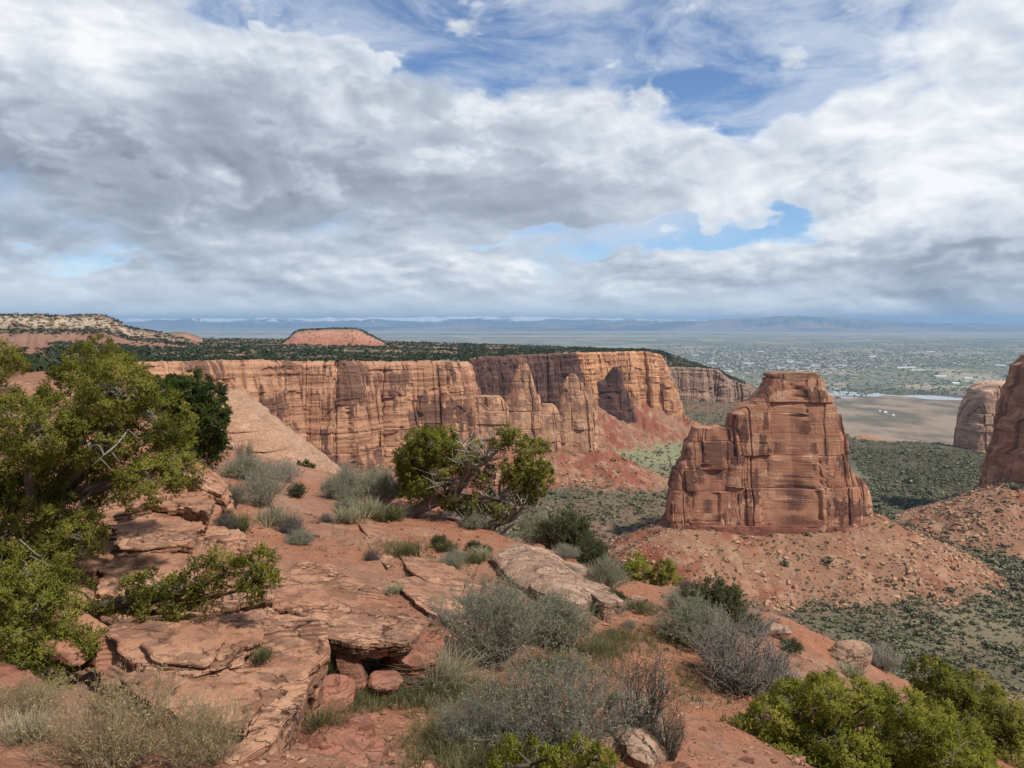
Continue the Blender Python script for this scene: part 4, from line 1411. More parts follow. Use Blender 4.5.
def leaves(pos, axis, size, tint, K, L, wd, rg, spread=.7):
    """K small pointed leaves along each sprig"""
    n = len(pos)
    t_ = rg.random((n, K, 1))
    base = pos[:, None] + axis[:, None] * (size[:, None, None] if np.ndim(size) else size) * t_
    ld = unit(axis[:, None] + rg.normal(size=(n, K, 3)) * spread)
    sd_ = unit(np.cross(ld, rg.normal(size=(n, K, 3))))
    Ln = L * rg.uniform(.65, 1.35, (n, K, 1))
    wn = wd * rg.uniform(.7, 1.3, (n, K, 1))
    v = np.stack([base, base + ld * Ln * .5 + sd_ * wn, base + ld * Ln, base + ld * Ln * .5 - sd_ * wn], 2)
    tn = np.repeat((np.clip(tint[:, None] + rg.normal(size=(n, K)) * .10, 0, 1))[..., None], 4, 2)
    return v.reshape(-1, 3), tn.reshape(-1)


def leaf_mesh(name, v, tn, m, loc=(0, 0, 0), nrm=None):
    f = np.arange(len(v)).reshape(-1, 4)
    if nrm is None:
        return mesh(name, v - np.asarray(loc)[None], f, [m], False, {'tint': tn})
    q_ = v.reshape(-1, 4, 3)
    flip = np.einsum('ij,ij->i', np.cross(q_[:, 1] - q_[:, 0], q_[:, 3] - q_[:, 0]), nrm) < 0
    f = np.where(flip[:, None], f[:, ::-1], f)
    me = mesh(name, v - np.asarray(loc)[None], f, [m], True, {'tint': tn})
    at = me.attributes.new('custom_normal', 'FLOAT_VECTOR', 'POINT')
    at.data.foreach_set('vector', np.repeat(nrm, 4, 0).astype(np.float32).ravel())
    return me


def blob_tufts(c, r, n, rg, seed):
    d = unit(rg.normal(size=(n, 3)))
    lump = 1 + .45 * fbm(d * 1.9 + seed, 3)
    rad = (.40 + .60 * rg.random(n) ** .55) * lump
    return c + d * rad[:, None] * np.asarray(r), d


def juniper(name, label, root, limbs, blobs, leafmat, woodmat='bark', seed=0, tuft=.085, dens=1.0, L=.034, wd=.0075, dead=(), group=None, K=6, per=16):
    """limbs: (points, radii); blobs: (centre, radius); crown of sprig tufts hung on twigs"""
    rg = np.random.default_rng(seed + 100)
    o = tag(empty_at(name, root), label, 'juniper tree', group)
    tb = Tubes()
    lp = []
    for pts, rr in limbs:
        pp = catmull(pts, max(10, int(len(pts) * 7)))
        pp[1:-1] += fbm(pp[1:-1] * 2.3 + seed, 3)[:, None] * rr[-1] * .6 * np.array([1, .5, .7])
        tb.add(pp, rr, 12, .22, seed)
        lp.append(pp)
    lp = np.vstack(lp)
    tw = Tubes()
    V, T_, N_ = [], [], []
    for bi, (c, r) in enumerate(blobs):
        c = np.asarray(c, float)
        r3 = np.array([r, r, r * .82]) if np.isscalar(r) else np.asarray(r)
        rm = float(r3.mean())
        near_ = lp[np.argmin(np.linalg.norm(lp - c, axis=1))]
        mid = (near_ + c) / 2 + rg.normal(size=3) * rm * .15
        br = catmull([near_, mid, c], 9)
        tb.add(br, [max(.010, rm * .07), max(.006, rm * .03)], 6, .15, bi)
        n = max(8, int(dens * 3.1 * (rm / tuft) ** 2))
        tc_, td = blob_tufts(c, r3, n, rg, seed + bi * 3.1)
        for k in range(0, n, 4):
            q_ = catmull([c + rg.normal(size=3) * rm * .15, (c + tc_[k]) / 2 + rg.normal(size=3) * rm * .08, tc_[k]], 6)
            tw.add(q_, [max(.004, rm * .018), .002], 4)
        base_t = np.clip(.58 + .16 * rg.normal() + .20 * rg.normal(size=n), 0, 1)
        m_ = per
        # sprigs of each tuft
        sd_ = unit(td[:, None] * .8 + np.array([0, 0, .55]) + rg.normal(size=(n, m_, 3)) * .75)
        pos = tc_[:, None] + sd_ * tuft * rg.uniform(.0, .75, (n, m_, 1))
        v, tn = leaves(pos.reshape(-1, 3), sd_.reshape(-1, 3), tuft * .6, np.repeat(base_t, m_), K, L, wd, rg)
        V.append(v); T_.append(tn)
        nn_ = unit(td[:, None] * .75 + sd_ * .75 + np.array([0, 0, .25]))
        nn_ = np.repeat(nn_.reshape(-1, 3), K, 0) + rg.normal(size=(n * m_ * K, 3)) * .28
        N_.append(unit(nn_))
    for pts, rr in dead:
        tw.add(catmull(pts, 12), rr, 5, .1)
    nt = sum(len(f_) for f_ in tb.f); nn = tb.n
    tb.v += tw.v; tb.g += tw.g; tb.f += [f_ + nn for f_ in tw.f]
    tm_ = tb.mesh('trunk', M[woodmat], root)
    tm_.materials.append(M['twig'])
    ix = np.zeros(len(tm_.polygons), np.int32); ix[nt:] = 1
    tm_.polygons.foreach_set('material_index', ix)
    obj('trunk', tm_, o)
    obj('crown', leaf_mesh('crown', np.vstack(V), np.concatenate(T_), M[leafmat], root, np.vstack(N_)), o)
    return o


def pb(lst, d, rg, jd=.06):
    """pixel blobs -> world blobs"""
    out_ = []
    for b in lst:
        dd = d * (1 + rg.uniform(-jd, jd)) if len(b) < 4 else b[3]
        out_.append((P(b[0], b[1], dd), b[2] * dd / F))
    return out_


def pl(pts, d):
    return [P(a[0], a[1], a[2] if len(a) > 2 else d) for a in pts]


def shrub_mesh(seed, h, w_, stems=90, twigs=9, leaf=.5, L=.022, wd=.004, r0=.006, woodm='twig', leafm='sage', droop=.15, flat=.35, tl=.32, wild=.5, bare=.0):
    """fan of thin stems from one crown, twigs on them, small leaves on the twigs; returns two meshes at the origin"""
    rg = np.random.default_rng(seed)
    tb = Tubes()
    LP, LA, LT = [], [], []
    for k in range(stems):
        a = rg.uniform(0, 6.283); e = rg.random() ** .7
        hx = w_ * .5 * e * rg.uniform(.75, 1.15); hz = h * (1 - flat * e * e) * rg.uniform(.55, 1.05)
        b = np.array([math.cos(a), math.sin(a), 0]) * w_ * .10 * rg.random()
        tip = np.array([math.cos(a) * hx, math.sin(a) * hx, hz])
        mid = (b + tip) * .5 + np.array([math.cos(a) * w_ * .05, math.sin(a) * w_ * .05, h * droop * rg.uniform(-.3, .8)]) + rg.normal(size=3) * h * .05 * wild * 2
        pp = catmull([b, mid, tip], 7)
        pp[1:] += rg.normal(size=(6, 3)) * h * .016 * wild * 2
        tb.add(pp, [r0, r0 * .28], 3)
        for j in range(rg.poisson(twigs)):
            u = rg.uniform(.3, 1.0)
            i = min(int(u * 6), 5)
            s0 = pp[i] + (pp[i + 1] - pp[i]) * rg.random()
            dr = unit(unit(pp[i + 1] - pp[i]) + rg.normal(size=3) * (.55 + .5 * wild) + np.array([0, 0, .25]))
            ln_ = tl * h * rg.uniform(.35, 1.0) * (1.15 - u * .5)
            e1 = s0 + dr * ln_ * .5 + rg.normal(size=3) * ln_ * .08
            e2 = s0 + dr * ln_ + rg.normal(size=3) * ln_ * .16
            tb.add(np.array([s0, e1, e2]), [r0 * .42, r0 * .18], 3)
            nl = int(leaf * 9) if rg.random() > bare else 0
            if nl:
                t_ = rg.uniform(.15, 1, nl)[:, None]
                LP.append(s0 * (1 - t_) + e2 * t_); LA.append(unit(np.repeat(dr[None], nl, 0) + rg.normal(size=(nl, 3)) * .6)); LT.append(np.full(nl, np.clip(rg.normal(.45, .22), 0, 1)))
    st = tb.mesh('stem', M[woodm])
    fo = None
    if LP:
        v, tn = leaves(np.vstack(LP), np.vstack(LA), .006, np.concatenate(LT), 2, L, wd, rg, .5)
        fo = leaf_mesh('foliage', v, tn, M[leafm])
    return st, fo


def put_shrub(name, label, cat, meshes, p, rz=0.0, sc=1.0, group=None):
    o = tag(empty_at(name, p), label, cat, group)
    o.rotation_euler = (0, 0, rz); o.scale = (sc, sc, sc) if np.isscalar(sc) else sc
    obj('stem', meshes[0], o)
    if meshes[1]:
        obj('foliage', meshes[1], o)
    return o


def grass_blades(pos, h, rg, K=14, bend=.5, wd=.0035, spread=.6, tint=None):
    """tussocks of bent blades; three quads each"""
    n = len(pos)
    a = rg.uniform(0, 6.283, (n, K)); e = rg.random((n, K)) * spread
    d = np.stack([np.cos(a) * e, np.sin(a) * e, np.ones_like(a)], -1); d = unit(d)
    hh = (h[:, None] if np.ndim(h) else h) * rg.uniform(.55, 1.1, (n, K))
    side = unit(np.stack([-np.sin(a), np.cos(a), 0 * a], -1) + rg.normal(size=(n, K, 3)) * .2)
    hor = np.stack([np.cos(a), np.sin(a), 0 * a], -1)
    V = []
    b = pos[:, None] + hor * rg.random((n, K, 1)) * .03
    for t_, w_ in ((0, 1), (.4, .85), (.75, .6), (1., .15)):
        c = b + d * hh[..., None] * t_ + hor * (hh * bend * t_ * t_)[..., None] * e[..., None] * 1.5 - np.array([0, 0, 1]) * (hh * bend * .45 * t_ ** 3 * e)[..., None]
        V.append(c - side * wd * w_); V.append(c + side * wd * w_)
    V = np.stack(V, 2)
    v = V.reshape(-1, 3)
    o = np.arange(n * K)[:, None] * 8
    f = np.concatenate([o + np.array([0, 1, 3, 2]), o + np.array([2, 3, 5, 4]), o + np.array([4, 5, 7, 6])], 1).reshape(-1, 4)
    tn = np.clip((tint if tint is not None else rg.normal(.5, .22, n))[:, None] + rg.normal(size=(n, K)) * .12, 0, 1)
    return v, f, np.repeat(tn.ravel(), 8)


def ico(sub):
    import bmesh
    bm = bmesh.new()
    bmesh.ops.create_icosphere(bm, subdivisions=sub, radius=1)
    v = np.array([x.co[:] for x in bm.verts]); f = np.array([[q_.index for q_ in x.verts] for x in bm.faces])
    bm.free()
    return v, f


ICO = {k: ico(k) for k in (1, 2, 3, 4, 5)}


def boulder_vf(seed, sub=3, rough=.10, shape=(1, 1, .7), planes=13, soft=9.0):
    rg = np.random.default_rng(seed)
    d, f = ICO[sub]
    n_ = unit(rg.normal(size=(planes, 3))); h = rg.uniform(.62, 1.0, planes)
    q_ = np.maximum(d @ n_.T, .02) / h[None]
    r = 1 / (np.sum(q_ ** soft, 1) ** (1 / soft))
    r = r * (1 + rough * fbm(d * 2.2 + seed * 1.7, 5, .55))
    bed = fbm(np.stack([d[:, 0] * .3, d[:, 1] * .3, d[:, 2] * 5 + seed], 1), 3)
    r = r * (1 + .05 * bed)
    return d * r[:, None] * np.array(shape), f


def slab_vf(pts, thick, seed, layers=7, terr=.03, relief=.10, fs=2.0, nth=260, nr=64, undercut=.12, dome=0.0, edge=.05):
    """flat bed of sandstone: outline pts (world, on the bed's top), flaking in terraces, laminated broken edge"""
    rg = np.random.default_rng(seed)
    pts = np.asarray(pts, float)
    A_ = np.column_stack([np.ones(len(pts)), pts[:, :2]])
    co, *_ = np.linalg.lstsq(A_, pts[:, 2], rcond=None)
    cx, cy = pts[:, 0].mean(), pts[:, 1].mean()
    cl = np.vstack([pts, pts[:1]])[:, :2]
    seg = np.concatenate([[0], np.cumsum(np.linalg.norm(np.diff(cl, axis=0), axis=1))])
    s = np.linspace(0, seg[-1], nth, endpoint=False)
    bx, by = np.interp(s, seg, cl[:, 0]), np.interp(s, seg, cl[:, 1])
    ker = np.ones(5) / 5
    bx = np.convolve(np.concatenate([bx[-2:], bx, bx[:2]]), ker, 'valid'); by = np.convolve(np.concatenate([by[-2:], by, by[:2]]), ker, 'valid')
    size = math.sqrt(abs(.5 * np.sum(bx * np.roll(by, -1) - by * np.roll(bx, -1))))
    ux, uy = bx - cx, by - cy
    ln = np.hypot(ux, uy); ux, uy = ux / ln, uy / ln

    def boundary(k):
        q_ = np.stack([bx * 3.0 / size ** .5, by * 3.0 / size ** .5, np.full(nth, seed + k * .35)], 1)
        q2 = np.stack([bx * 11, by * 11, np.full(nth, seed + k * 1.9)], 1)
        blocky = np.round(fbm(q_, 2) * 5) / 5
        return (blocky * .6 + fbm(q_, 3) * .4) * edge * size + fbm(q2, 3) * .016

    def ztop(x, y):
        q_ = np.stack([x * fs, y * fs, 0 * x + seed], 1)
        w_ = fbm(q_ * .8 + 5, 3) * .6
        an_ = .55 + .5 * math.sin(seed)
        xr, yr = x * math.cos(an_) + y * math.sin(an_), -x * math.sin(an_) + y * math.cos(an_)
        qa = np.stack([xr * fs * .55, yr * fs * 1.25, 0 * x + seed], 1)
        n0 = fbm(qa + np.stack([w_, -w_, 0 * w_], 1) * .35, 4, .45) * relief + fbm(q_ * 5 + 3, 3, .5) * terr * .32
        k_ = n0 / terr
        fl_ = np.floor(k_)
        fr_ = k_ - fl_
        st = (fl_ + smooth(fr_, .80, .98) + (fr_ - .5) * .22) * terr
        return co[0] + co[1] * x + co[2] * y + st + fbm(q_ * 11, 4, .6) * .004 + fbm(q_ * 2.2 + 8, 3) * .010

    rows = []
    b0 = boundary(0)
    for k in range(nr):
        t_ = (k / (nr - 1)) ** .8
        rr = t_ * (ln + b0)
        x, y = cx + ux * rr, cy + uy * rr
        z = ztop(x, y) + dome * (1 - t_ * t_)
        z = z - (t_ > .985) * .006
        rows.append(np.stack([x, y, z], 1))
    ztop_edge = rows[-1][:, 2]
    zc = 0.0
    hs = rg.uniform(.5, 1.5, layers); hs = hs / hs.sum() * thick
    for k in range(layers):
        off = b0 + (boundary(k + 1) - b0) * .55 - undercut * size * .3 * ((k + 1) / layers) ** 1.5 - rg.uniform(0, .030) * (k % 2)
        rr = np.maximum(ln + off, .02)
        x, y = cx + ux * rr, cy + uy * rr
        g_ = min(.006, hs[k] * .2)
        for zz in (zc + g_, zc + hs[k]):
            rows.append(np.stack([x, y, ztop_edge - zz + fbm(np.stack([x * 5, y * 5, 0 * x + k], 1), 2) * .006], 1))
        zc += hs[k]
    v = np.stack(rows, 1)          # nth, rows, 3
    return v.reshape(-1, 3), grid_faces(nth, v.shape[1], True)


def plane_pts(px, a, b=0.0, c=0.0):
    """pixels -> points on the plane z = a + b x + c y"""
    out_ = []
    for (u, v_) in px:
        r_ = P(u, v_, 1.0)
        t_ = a / (r_[2] - b * r_[0] - c * r_[1])
        out_.append(r_ * t_)
    return np.array(out_)


def slab(label, px, plane, thick, seed, m='slab', name='rock_slab', **kw):
    pts = plane_pts(px, *plane)
    v, f = slab_vf(pts, thick, seed, **kw)
    c = pts.mean(0); c[2] -= thick
    o = obj(name, mesh(name, v - c, f, [M[m]], False), loc=c)
    return tag(o, label, 'rock slab')


def gslab(label, px, lift, thick, seed, m='slab_pale', **kw):
    """a slab bedded in the ground under the outline"""
    pts = np.array([hit(a_, min(b_, 766)) for a_, b_ in px])
    ok = pts[:, 1] < np.median(pts[:, 1]) * 1.22
    co_, *_ = np.linalg.lstsq(np.column_stack([np.ones(ok.sum()), pts[ok, :2] - pts[ok, :2].mean(0)]) + 0, pts[ok, 2], rcond=None)
    m0 = pts[ok, :2].mean(0)
    b_, c_ = np.clip(co_[1], -.35, .35), np.clip(co_[2], -.35, .2)
    pts = plane_pts(px, co_[0] - b_ * m0[0] - c_ * m0[1] + lift, b_, c_)
    v, f = slab_vf(pts, thick, seed, **kw)
    c = pts.mean(0); c[2] -= thick
    return tag(obj('rock_slab', mesh('rock_slab', v - c, f, [M[m]], False), loc=c), label, 'rock slab')


def rock(label, px, py, wpx, seed, shape=(1, .8, .6), m='slab_red', sub=5, name='boulder', d=None, rz=0, sink=.25, planes=13, soft=9.0, rough=.10):
    p = hit(px, py) if d is None else P(px, py, d)
    rad = wpx * .5 * p[1] / F
    v, f = boulder_vf(seed, sub, rough, shape, planes, soft)
    v = v * rad
    c_, s_ = math.cos(rz), math.sin(rz)
    v[:, :2] = np.stack([v[:, 0] * c_ - v[:, 1] * s_, v[:, 0] * s_ + v[:, 1] * c_], 1)
    p = p + np.array([0, 0, -v[:, 2].min() * (1 - 2 * sink)])
    o = obj(name, mesh(name, v, f, [M[m]], False), loc=p)
    return tag(o, label, 'boulder')


# ------------------------------------------------------------------ foreground rocks
slab('broad lower sandstone slab with flaking terraces and a broken overhanging edge above the small boulders',
     [(100, 640), (140, 622), (190, 610), (250, 607), (308, 616), (330, 636), (320, 662), (305, 690), (292, 716), (262, 744), (236, 756), (196, 742), (150, 705), (105, 676)], (-2.26, -.05, -.012), .42, 3, nth=900, nr=260, edge=.07, terr=.020, relief=.27, fs=1.45, undercut=.22, layers=9)
slab('thin flake of sandstone lying on the back of the broad lower slab', [(112, 634), (160, 616), (232, 612), (264, 628), (244, 660), (196, 676), (140, 664)], (-2.19, -.05, -.012), .055, 61, nth=420, nr=80, terr=.02, relief=.07, fs=1.8, edge=.12, layers=3, undercut=.04)
slab('upper thin flake in the middle of the broad lower slab, nearest the low juniper branch', [(140, 640), (200, 624), (226, 640), (206, 662), (160, 660)], (-2.13, -.05, -.012), .045, 62, nth=300, nr=60, terr=.016, relief=.05, fs=1.8, edge=.14, layers=3, undercut=.04)
slab('broken sandstone sheet running along the front of the broad lower slab above the straw bush', [(120, 676), (170, 668), (232, 684), (262, 700), (248, 728), (206, 722), (156, 704)], (-2.20, -.05, -.012), .05, 63, nth=420, nr=70, terr=.018, relief=.06, fs=1.8, edge=.13, layers=3, undercut=.04)
slab('wide thin sheet peeling off the long sandstone platform beside the juniper branch', [(100, 566), (150, 540), (214, 546), (250, 566), (224, 590), (150, 602), (96, 592)], (-2.31, -.02, .002), .06, 64, nth=480, nr=90, terr=.02, relief=.08, fs=1.4, edge=.12, layers=3, undercut=.04)
slab('topmost peeling sheet of the long platform, just below the thick ledge', [(108, 524), (165, 509), (208, 524), (192, 546), (122, 548)], (-2.25, -.02, .002), .06, 65, nth=360, nr=70, terr=.02, relief=.07, fs=1.4, edge=.12, layers=3, undercut=.04)
slab('overhanging sandstone slab whose lip casts a dark hollow over grass and small boulders',
     [(262, 596), (278, 574), (300, 559), (330, 563), (372, 588), (408, 612), (425, 631), (404, 641), (362, 645), (330, 638), (304, 618), (276, 609)], (-2.47, -.06, -.01), .15, 5, nth=640, nr=160, edge=.07, terr=.013, relief=.085, fs=1.8, undercut=.25, layers=7)
slab('long sandstone platform sloping up behind the lower slab, half under the juniper',
     [(80, 522), (122, 503), (165, 503), (214, 520), (248, 545), (284, 565), (270, 598), (236, 612), (182, 616), (132, 628), (92, 646), (40, 640), (10, 600), (40, 550)], (-2.40, -.02, .002), .30, 7, nth=900, nr=260, edge=.07, terr=.026, relief=.30, fs=.95, undercut=.05)
slab('thick sandstone ledge at the top of the outcrop with a shadowed gap beneath it',
     [(122, 496), (145, 488), (172, 486), (203, 490), (217, 499), (208, 512), (186, 506), (150, 503), (126, 506)], (-2.12, -.02, .0), .22, 9, nth=240, nr=50, undercut=.30, layers=5)
slab('red sandstone plate tucked under the lip of the overhanging slab', [(378, 642), (402, 632), (430, 629), (444, 642), (438, 660), (412, 666), (388, 657)], (-2.70, -.03, 0), .22, 11, m='slab_red', nth=220, nr=40, undercut=.2)
slab('low red slab half buried in soil at the bottom edge below the small boulders', [(284, 722), (330, 708), (368, 714), (386, 742), (380, 790), (290, 800)], (-2.62, -.06, 0), .30, 13, m='slab_red', nth=260, nr=60, relief=.12, undercut=.0)
slab('thin ledge of red sandstone at the left frame edge under the juniper', [(-70, 668), (-10, 664), (26, 672), (46, 680), (30, 694), (-40, 704), (-80, 700)], (-2.18, 0, 0), .12, 15, m='slab_red', nth=200, nr=40)
slab('narrow red ledge at the bottom left corner behind the dry straw bush', [(-60, 738), (0, 742), (48, 750), (70, 764), (20, 790), (-60, 800)], (-2.16, -.05, 0), .14, 16, m='slab_red', nth=200, nr=40)
for k_, (dx, dy, lb) in enumerate([(0, 0, 'uppermost of the tilted sandstone beds stacked beside the dark juniper'), (7, 9, 'second of the tilted sandstone beds below the uppermost one by the dark juniper'), (13, 18, 'third tilted sandstone bed in the stack by the dark juniper, a broad broken plate'), (18, 29, 'lowest of the tilted sandstone beds by the dark juniper, touching the broken block')]):
    slab(lb, [(168 + dx, 452 + dy), (188 + dx, 455 + dy), (210 + dx, 468 + dy), (228 + dx * .6, 484 + dy), (222 + dx * .6, 492 + dy), (198 + dx, 484 + dy), (178 + dx, 470 + dy)], (-5.30 - .17 * k_, -.48, 0), .15, 170 + k_, nth=220, nr=36, layers=4, edge=.09, undercut=.06)
gslab('weathered plank-like slab nearest the fallen roots, lying along the red slope', [(358, 522), (372, 520), (404, 540), (436, 556), (428, 562), (396, 552), (370, 538)], .03, .14, 19, nth=200, nr=36, fs=.7, relief=.05, terr=.02, m='slab')
gslab('short plate wedged below the plank-like slab on the red slope', [(364, 536), (376, 540), (396, 560), (388, 566), (372, 552)], .02, .20, 20, nth=180, nr=30, fs=.7, relief=.05, terr=.02, m='slab')
gslab('cracked slab crossing the slope above the big sagebrush', [(398, 552), (430, 556), (470, 576), (496, 596), (470, 602), (440, 590), (410, 570)], 0.07, .14, 21, nth=240, nr=40, fs=.7, relief=.05, terr=.02, m='slab')
gslab('flat slab between the overhanging slab and the big sagebrush', [(396, 580), (420, 574), (452, 592), (470, 612), (446, 618), (416, 604)], 0.06, .16, 22, nth=220, nr=40, fs=.7, relief=.05, terr=.02, m='slab')
gslab('smooth pale hump of bare sandstone on the rim below the twisted juniper', [(488, 556), (514, 544), (540, 547), (566, 562), (590, 586), (604, 598), (574, 604), (540, 590), (508, 574)], 0.1, .5, 23, nth=260, nr=60, dome=.22, fs=.6, terr=.05, relief=.03, undercut=.0)
gslab('jointed ledge on the rim beside the pale hump, above the canyon', [(560, 560), (584, 564), (606, 584), (624, 600), (604, 604), (584, 588)], 0.16, .5, 24, nth=220, nr=40, fs=.7, relief=.05, terr=.02)
gslab('pale rounded slab beside the path under the stick-like bush', [(612, 690), (640, 690), (664, 715), (672, 745), (650, 764), (628, 752), (612, 720)], 0.07, .25, 25, nth=280, nr=60, dome=.08, fs=.6, terr=.05, relief=.03, undercut=0)
slab('white-topped slab at the right frame edge beside the dark green juniper', [(985, 706), (1010, 694), (1050, 698), (1070, 730), (1040, 748), (1004, 736)], (-5.9, -.06, 0), .5, 27, m='slab_pale', nth=220, nr=44, dome=.15, undercut=0)
slab('bare ledge of layered rock behind the far left juniper', [(-30, 384), (20, 381), (46, 386), (60, 394), (20, 402), (-40, 404)], (-2.35, .03, 0), 1.2, 29, nth=240, nr=40, layers=7)
slab('low ledge of layered rock in the gap left of the big juniper, behind it', [(84, 398), (120, 392), (160, 400), (150, 412), (110, 414), (80, 408)], (-3.5, 0, 0), .6, 30, nth=220, nr=36, layers=6)
rock('rounded red boulder in the grass under the overhanging slab, largest of its cluster', 384, 693, 50, 40, (1, .8, .72))
rock('flat-topped red boulder at the foot of the broad lower slab', 333, 706, 54, 41, (1, .8, .68))
rock('small red stone between the two red boulders below the slab lip', 362, 676, 26, 42, (1, .9, .75))
rock('small knobbly stone touching the right side of the largest red boulder', 407, 690, 24, 43, (1, .9, .8))
rock('low stone in the shade directly under the slab lip', 350, 690, 26, 44, (1, .8, .6))
rock('broken block propped below the thick ledge at the top of the outcrop', 197, 524, 42, 45, (1, .9, .8), 'slab', d=9.3)
rock('large smooth tan boulder on the rim at the end of the red shelf', 850, 664, 62, 46, (1, .8, .62), 'slab_pale', planes=18, soft=5, rough=.06)
rock('pale boulder half hidden by the bushes on the path bend', 634, 606, 26, 47, (1, .9, .7), 'slab_pale')
rock('flat reddish stone on the path beside the pale boulder at the bend', 618, 604, 24, 48, (1, .8, .45), 'slab')
rock('pale stone on the rim beside the green bush and the path', 700, 616, 40, 49, (1.1, .8, .5), 'slab_pale')
rock('low pale stone at the tip of the red shelf, under the far right bush', 770, 634, 40, 50, (1.2, .7, .4), 'slab_pale')
rock('grey-white rock on the rim to the left of the large tan boulder', 815, 628, 36, 51, (1.2, .7, .5), 'slab_pale')
rock('red block in the shadow under the juniper at the edge of the outcrop', 62, 656, 40, 52, (1.1, .8, .6), 'slab_red', d=5.0)
rock('reddish block with a split face under the low juniper branch', 92, 636, 34, 53, (1, .8, .7), 'slab', d=5.3)
# loose stones, each its own
SM = [mesh('stone', *boulder_vf(300 + k, 3, .12, (1, .85, .55)), [M['slab' if k % 2 else 'slab_red']], False) for k in range(6)]
rg = np.random.default_rng(5)
n_st = 0
while n_st < 150:
    if n_st < 60:
        d_ = rg.uniform(4.2, 9); px = rg.uniform(280, 760)
    else:
        d_ = rg.uniform(7, 26); px = rg.uniform(230, 900)
    q_ = P(px, 600, d_)
    z_ = G(q_[0], q_[1])
    u_, v_, _ = PX(np.array([q_[0], q_[1], z_]))
    if not in_poly(np.array([[q_[0], q_[1]]]), canyon_poly)[0] and 480 < v_ < 780:
        s_ = rg.lognormal(-3.1, .5)
        o = obj('stone', SM[n_st % 6], loc=(q_[0], q_[1], z_ + s_ * .15), rot=(rg.normal() * .2, rg.normal() * .2, rg.uniform(0, 6)), scale=float(s_))
        tag(o, 'loose fragment of red sandstone lying on the bare soil', 'stone', 'loose stones on the red soil')
        n_st += 1
# gravel: nobody could count it
vb, fb = boulder_vf(77, 1, .2, (1, .8, .55))
N = 20000
d_ = np.exp(rg.uniform(math.log(3.2), math.log(30), N)); a_ = rg.uniform(-.50, .48, N)
x, y = d_ * np.sin(a_), d_ * np.cos(a_)
keep = (~in_poly(np.stack([x, y], 1), canyon_poly)) & (fbm(np.stack([x / 1.5, y / 1.5, 0 * x + 4], 1), 3) + rg.normal(size=N) * .3 > -.05)
x, y = x[keep], y[keep]; z = ground_z(x, y)
s_ = rg.lognormal(-4.35, .5, len(x))
ro = rg.uniform(0, 6.28, len(x))
vv = vb[None] * s_[:, None, None]
vv = np.stack([vv[..., 0] * np.cos(ro)[:, None] - vv[..., 1] * np.sin(ro)[:, None], vv[..., 0] * np.sin(ro)[:, None] + vv[..., 1] * np.cos(ro)[:, None], vv[..., 2]], -1)
vv += np.stack([x, y, z + s_ * .15], 1)[:, None]
ff = (fb[None] + (np.arange(len(x)) * len(vb))[:, None, None]).reshape(-1, 3)
kind(obj('gravel', mesh('gravel', vv.reshape(-1, 3), ff, [M['slab']], False)), 'stuff')

# ------------------------------------------------------------------ junipers
rg = np.random.default_rng(11)
DJ = 6.9
blobs = pb([(118, 392, 34), (76, 408, 40), (150, 418, 34), (42, 432, 40), (96, 440, 36), (166, 450, 30), (146, 482, 32), (176, 472, 22), (30, 478, 46), (12, 528, 50), (62, 515, 38), (-30, 455, 60), (112, 372, 22), (142, 398, 20),
            (24, 576, 42, 6.1), (76, 540, 26), (14, 636, 30, 5.0), (38, 610, 30, 5.3), (62, 640, 16, 5.1), (-20, 590, 50, 5.8), (4, 600, 30, 5.4), (40, 655, 20, 4.9), (58, 590, 24, 5.6), (20, 664, 18, 4.7), (66, 616, 18, 5.3), (100, 492, 22), (120, 470, 26), (66, 470, 36), (178, 432, 18), (88, 380, 22), (-60, 520, 60), (54, 560, 26), (10, 420, 34)], DJ, rg, .09)
low = [(118, 602, 15, 5.5), (140, 592, 16, 5.45), (160, 582, 17, 5.4), (152, 608, 15, 5.4), (180, 592, 16, 5.4), (196, 576, 16, 5.35), (204, 596, 13, 5.35), (222, 566, 13, 5.3), (240, 576, 15, 5.3), (256, 562, 12, 5.25), (262, 578, 11, 5.25), (178, 610, 10, 5.4), (250, 590, 9, 5.25)]
blobs += pb(low, 5.4, rg)
blobs += pb([(70, 662, 16, 5.0), (88, 650, 13, 5.0), (58, 684, 14, 4.9), (36, 650, 22, 5.4)], 5, rg)
